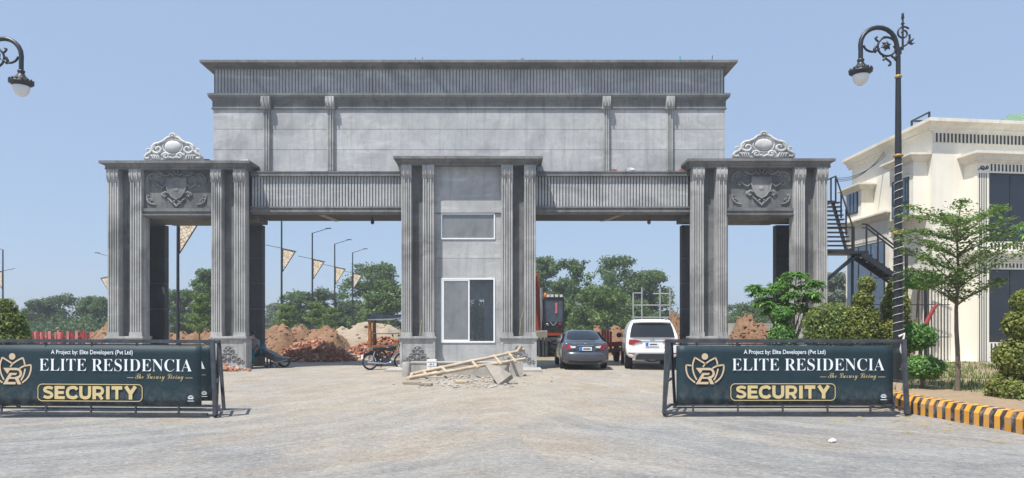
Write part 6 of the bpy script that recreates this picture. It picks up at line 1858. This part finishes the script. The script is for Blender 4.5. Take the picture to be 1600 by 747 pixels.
def bodychain(par):
    # local coordinates: person faces -y (towards the viewer), seat at 0.48
    V_ = [(0, .05, .56), (0, .07, .72), (0, .07, .92), (0, .05, 1.06), (0, .03, 1.13), (0, .0, 1.20), (0, -.01, 1.30),
          (-.17, .06, 1.02), (-.23, .0, .80), (-.12, -.16, .70), (-.05, -.20, .70), (.17, .06, 1.02), (.24, .0, .80), (.15, -.17, .64), (.10, -.24, .60),
          (-.09, -.02, .55), (-.12, -.38, .54), (-.13, -.36, .12), (-.13, -.46, .05), (.09, -.02, .55), (.13, -.40, .54), (.13, -.36, .12), (.14, -.46, .05)]
    E_ = [(0, 1), (1, 2), (2, 3), (3, 4), (4, 5), (5, 6), (3, 7), (7, 8), (8, 9), (9, 10), (3, 11), (11, 12), (12, 13), (13, 14), (0, 15), (15, 16), (16, 17), (17, 18), (0, 19), (19, 20), (20, 21), (21, 22)]
    R_ = [(.15, .11), (.14, .10), (.16, .11), (.13, .09), .055, .085, .08, .065, .05, .04, .03, .065, .05, .04, .03, .085, .065, .045, .04, .085, .065, .045, .04]
    o = skinned('body', V_, E_, R_, M['skin']); o.parent = par
    sh = skinned('shirt', [(0, .05, .54), (0, .07, .72), (0, .07, .92), (0, .05, 1.06), (-.17, .06, 1.02), (-.23, .0, .82), (.17, .06, 1.02), (.24, .0, .82)], [(0, 1), (1, 2), (2, 3), (3, 4), (4, 5), (3, 6), (6, 7)],
                 [(.17, .13), (.16, .12), (.18, .13), (.14, .10), .08, .062, .08, .062], M['shirt']); sh.parent = par
    tr_ = skinned('trousers', [(0, .05, .56), (-.09, -.02, .555), (-.12, -.38, .545), (-.13, -.36, .14), (.09, -.02, .555), (.13, -.40, .545), (.13, -.36, .14)], [(0, 1), (1, 2), (2, 3), (0, 4), (4, 5), (5, 6)],
                  [(.17, .13), .10, .082, .07, .10, .082, .07], M['tealcloth']); tr_.parent = par
    hr_ = MB().ball((0, .03, 1.315), .105, .115, .10, 14, 9); hr_.ball((0, .07, 1.26), .09, .07, .09, 10, 7); hr_.build('hair', M['hair'], par, local=True)
    fc = MB()
    for s in (-1, 1): fc.ball((s * .032, -.088, 1.27), .012, .008, .008, 8, 5)
    fc.build('eyes', M['hair'], par, local=True)
    MB().ball((0, -.098, 1.245), .014, .02, .022, 8, 6).build('nose', M['skin'], par, local=True)
    MB().ball((0, -.09, 1.205), .026, .008, .007, 8, 5).build('mouth', M['redpaint'], par, local=True)
    for s in (-1, 1):
        for k in range(4):
            hx = (-.05 if s < 0 else .10) + (k - 1.5) * .02; hy, hz = (-.21, .695) if s < 0 else (-.25, .595)
            MB().tube([(hx, hy, hz), (hx, hy - .04, hz - .005), (hx, hy - .065, hz - .03)], [.010, .009, .007], 6).build('finger', M['skin'], par, local=True)
bodychain(person)
tag(MB().ball((PX(411, D), D - .02, .66), .13, .12, .19, 10, 8, .2).ball((PX(413, D), D - .02, .84), .07, .07, .10, 8, 6, .2).build('cloth_bundle', M['bluecloth']), 'blue and teal cloth bundle on the bench beside the person', 'bundle')
wbr = empty('wheelbarrow', (PX(430, 26.0), 26.0, 0), label='black wheelbarrow tipped up beside the bench in the wide left opening', cat='wheelbarrow')
Dw = 26.0
MB().prism([P(408, 545, Dw), P(416, 548, Dw), P(432, 557, Dw), P(449, 560, Dw), P(447, 566, Dw), P(428, 565, Dw), P(415, 559, Dw)], (0, .6, 0)).build('tray', M['black'], wbr)
MB().tube([P(449, 563, Dw), P(428, 568, Dw), P(413, 572, Dw)], .03, 6).build('handle', M['black'], wbr)
MB().tube([P(449, 563, Dw + .6), P(428, 568, Dw + .6), P(413, 572, Dw + .6)], .03, 6).build('handle', M['black'], wbr)
for px in (424, 434):
    for d in (0, .6): MB().tube([P(px, 565, Dw + d), (PX(px + 2, Dw), Dw + d, .0)], .02, 6).build('leg', M['black'], wbr)
MB().tube([(PX(440, Dw) + .2 * math.cos(a), Dw + .3, .2 + .17 * math.sin(a)) for a in [2 * PI * i / 18 for i in range(18)]], .035, 6, closed=True).build('wheel', M['tyre'], wbr)
# plants behind the booth seen through its rear opening
topiary('column_shrub', 'yellow green shrub seen through the open booth window', 748, 29.5, [(743, 466, 560, 44)], 'yellow', [([(745, gy(29.5, 0)), (745, 500)], .04)], 3600, .11, zg=0)

# ------------------------------------------------------------------ small ground things
tag(MB().prism([P(1294, 690, GD(690)), P(1301, 686.5, GD(686.5)), P(1307, 690, GD(690)), P(1300, 691.5, GD(691.5))], (0, 0, .02)).ball(P(1299, 688.5, GD(689)), .045, .035, .02, 8, 5, .4, False).build('paper_scrap', M['paper']), 'white crumpled scrap of paper on the drive', 'litter')
mb = MB()
for c in ((1330, 654), (1395, 657), (1420, 652), (1300, 660), (1490, 662), (1480, 672), (1560, 690), (1440, 663), (1415, 676)):
    for k in range(9):
        px, py = c[0] + rnd.gauss(0, 9), c[1] + rnd.gauss(0, 1.2); p = P(px, py, GD(py)); p.z = .006
        a = rnd.uniform(-.5, .5); l = rnd.uniform(.03, .13); mb.tube([p, p + Vector((l * math.cos(a), l * math.sin(a), .01))], .004, 3)
tag(mb.build('straw_litter', M['straw']), 'wisps of dry straw lying on the drive near the kerb', 'straw', kind='stuff')
mb = MB()
for i in range(230):
    y = rnd.uniform(6.9, 24); x = rnd.uniform(-.78, .78) * y; s = rnd.uniform(.004, .013) * (.6 + y / 20)
    mb.ball((x, y, s * .2), s * rnd.uniform(.8, 1.5), s, s * .6, 5, 3, .4, False)
tag(mb.build('pebbles', M['block']), 'small loose stones scattered over the drive', 'pebbles', kind='stuff')
rp = MB()
rp.tube([(p.x, p.y, p.z) for p in (P(812, 523, 25.2), P(814, 500, 25.2), P(819, 480, 25.2), P(824, 467, 25.22))], .018, 5)
tag(rp.build('bent_rod', M['plank']), 'pale bent strip standing in the recess of the right booth pilasters', 'rod')
tag(MB().tube([P(656, 524, 25.2), P(659, 500, 25.22)], .02, 5).build('stick', M['plank']), 'short pale stick standing on the left booth plinth', 'stick')

# ------------------------------------------------------------------ summer haze
def haze():
    m = bpy.data.materials.new('haze_air'); m.use_nodes = True; t = m.node_tree
    t.nodes.remove(t.nodes['Principled BSDF'])
    v = t.nodes.new('ShaderNodeVolumePrincipled'); v.inputs['Color'].default_value = (.90, .95, 1, 1)
    v.inputs['Density'].default_value = .0015; v.inputs['Anisotropy'].default_value = .3
    t.links.new(v.outputs[0], t.nodes['Material Output'].inputs['Volume'])
    tag(MB().box(-720, 720, -60, 920, -1.0, 14.0).build('haze', m), 'thin pale summer haze over the whole site', 'haze', kind='stuff')
haze()
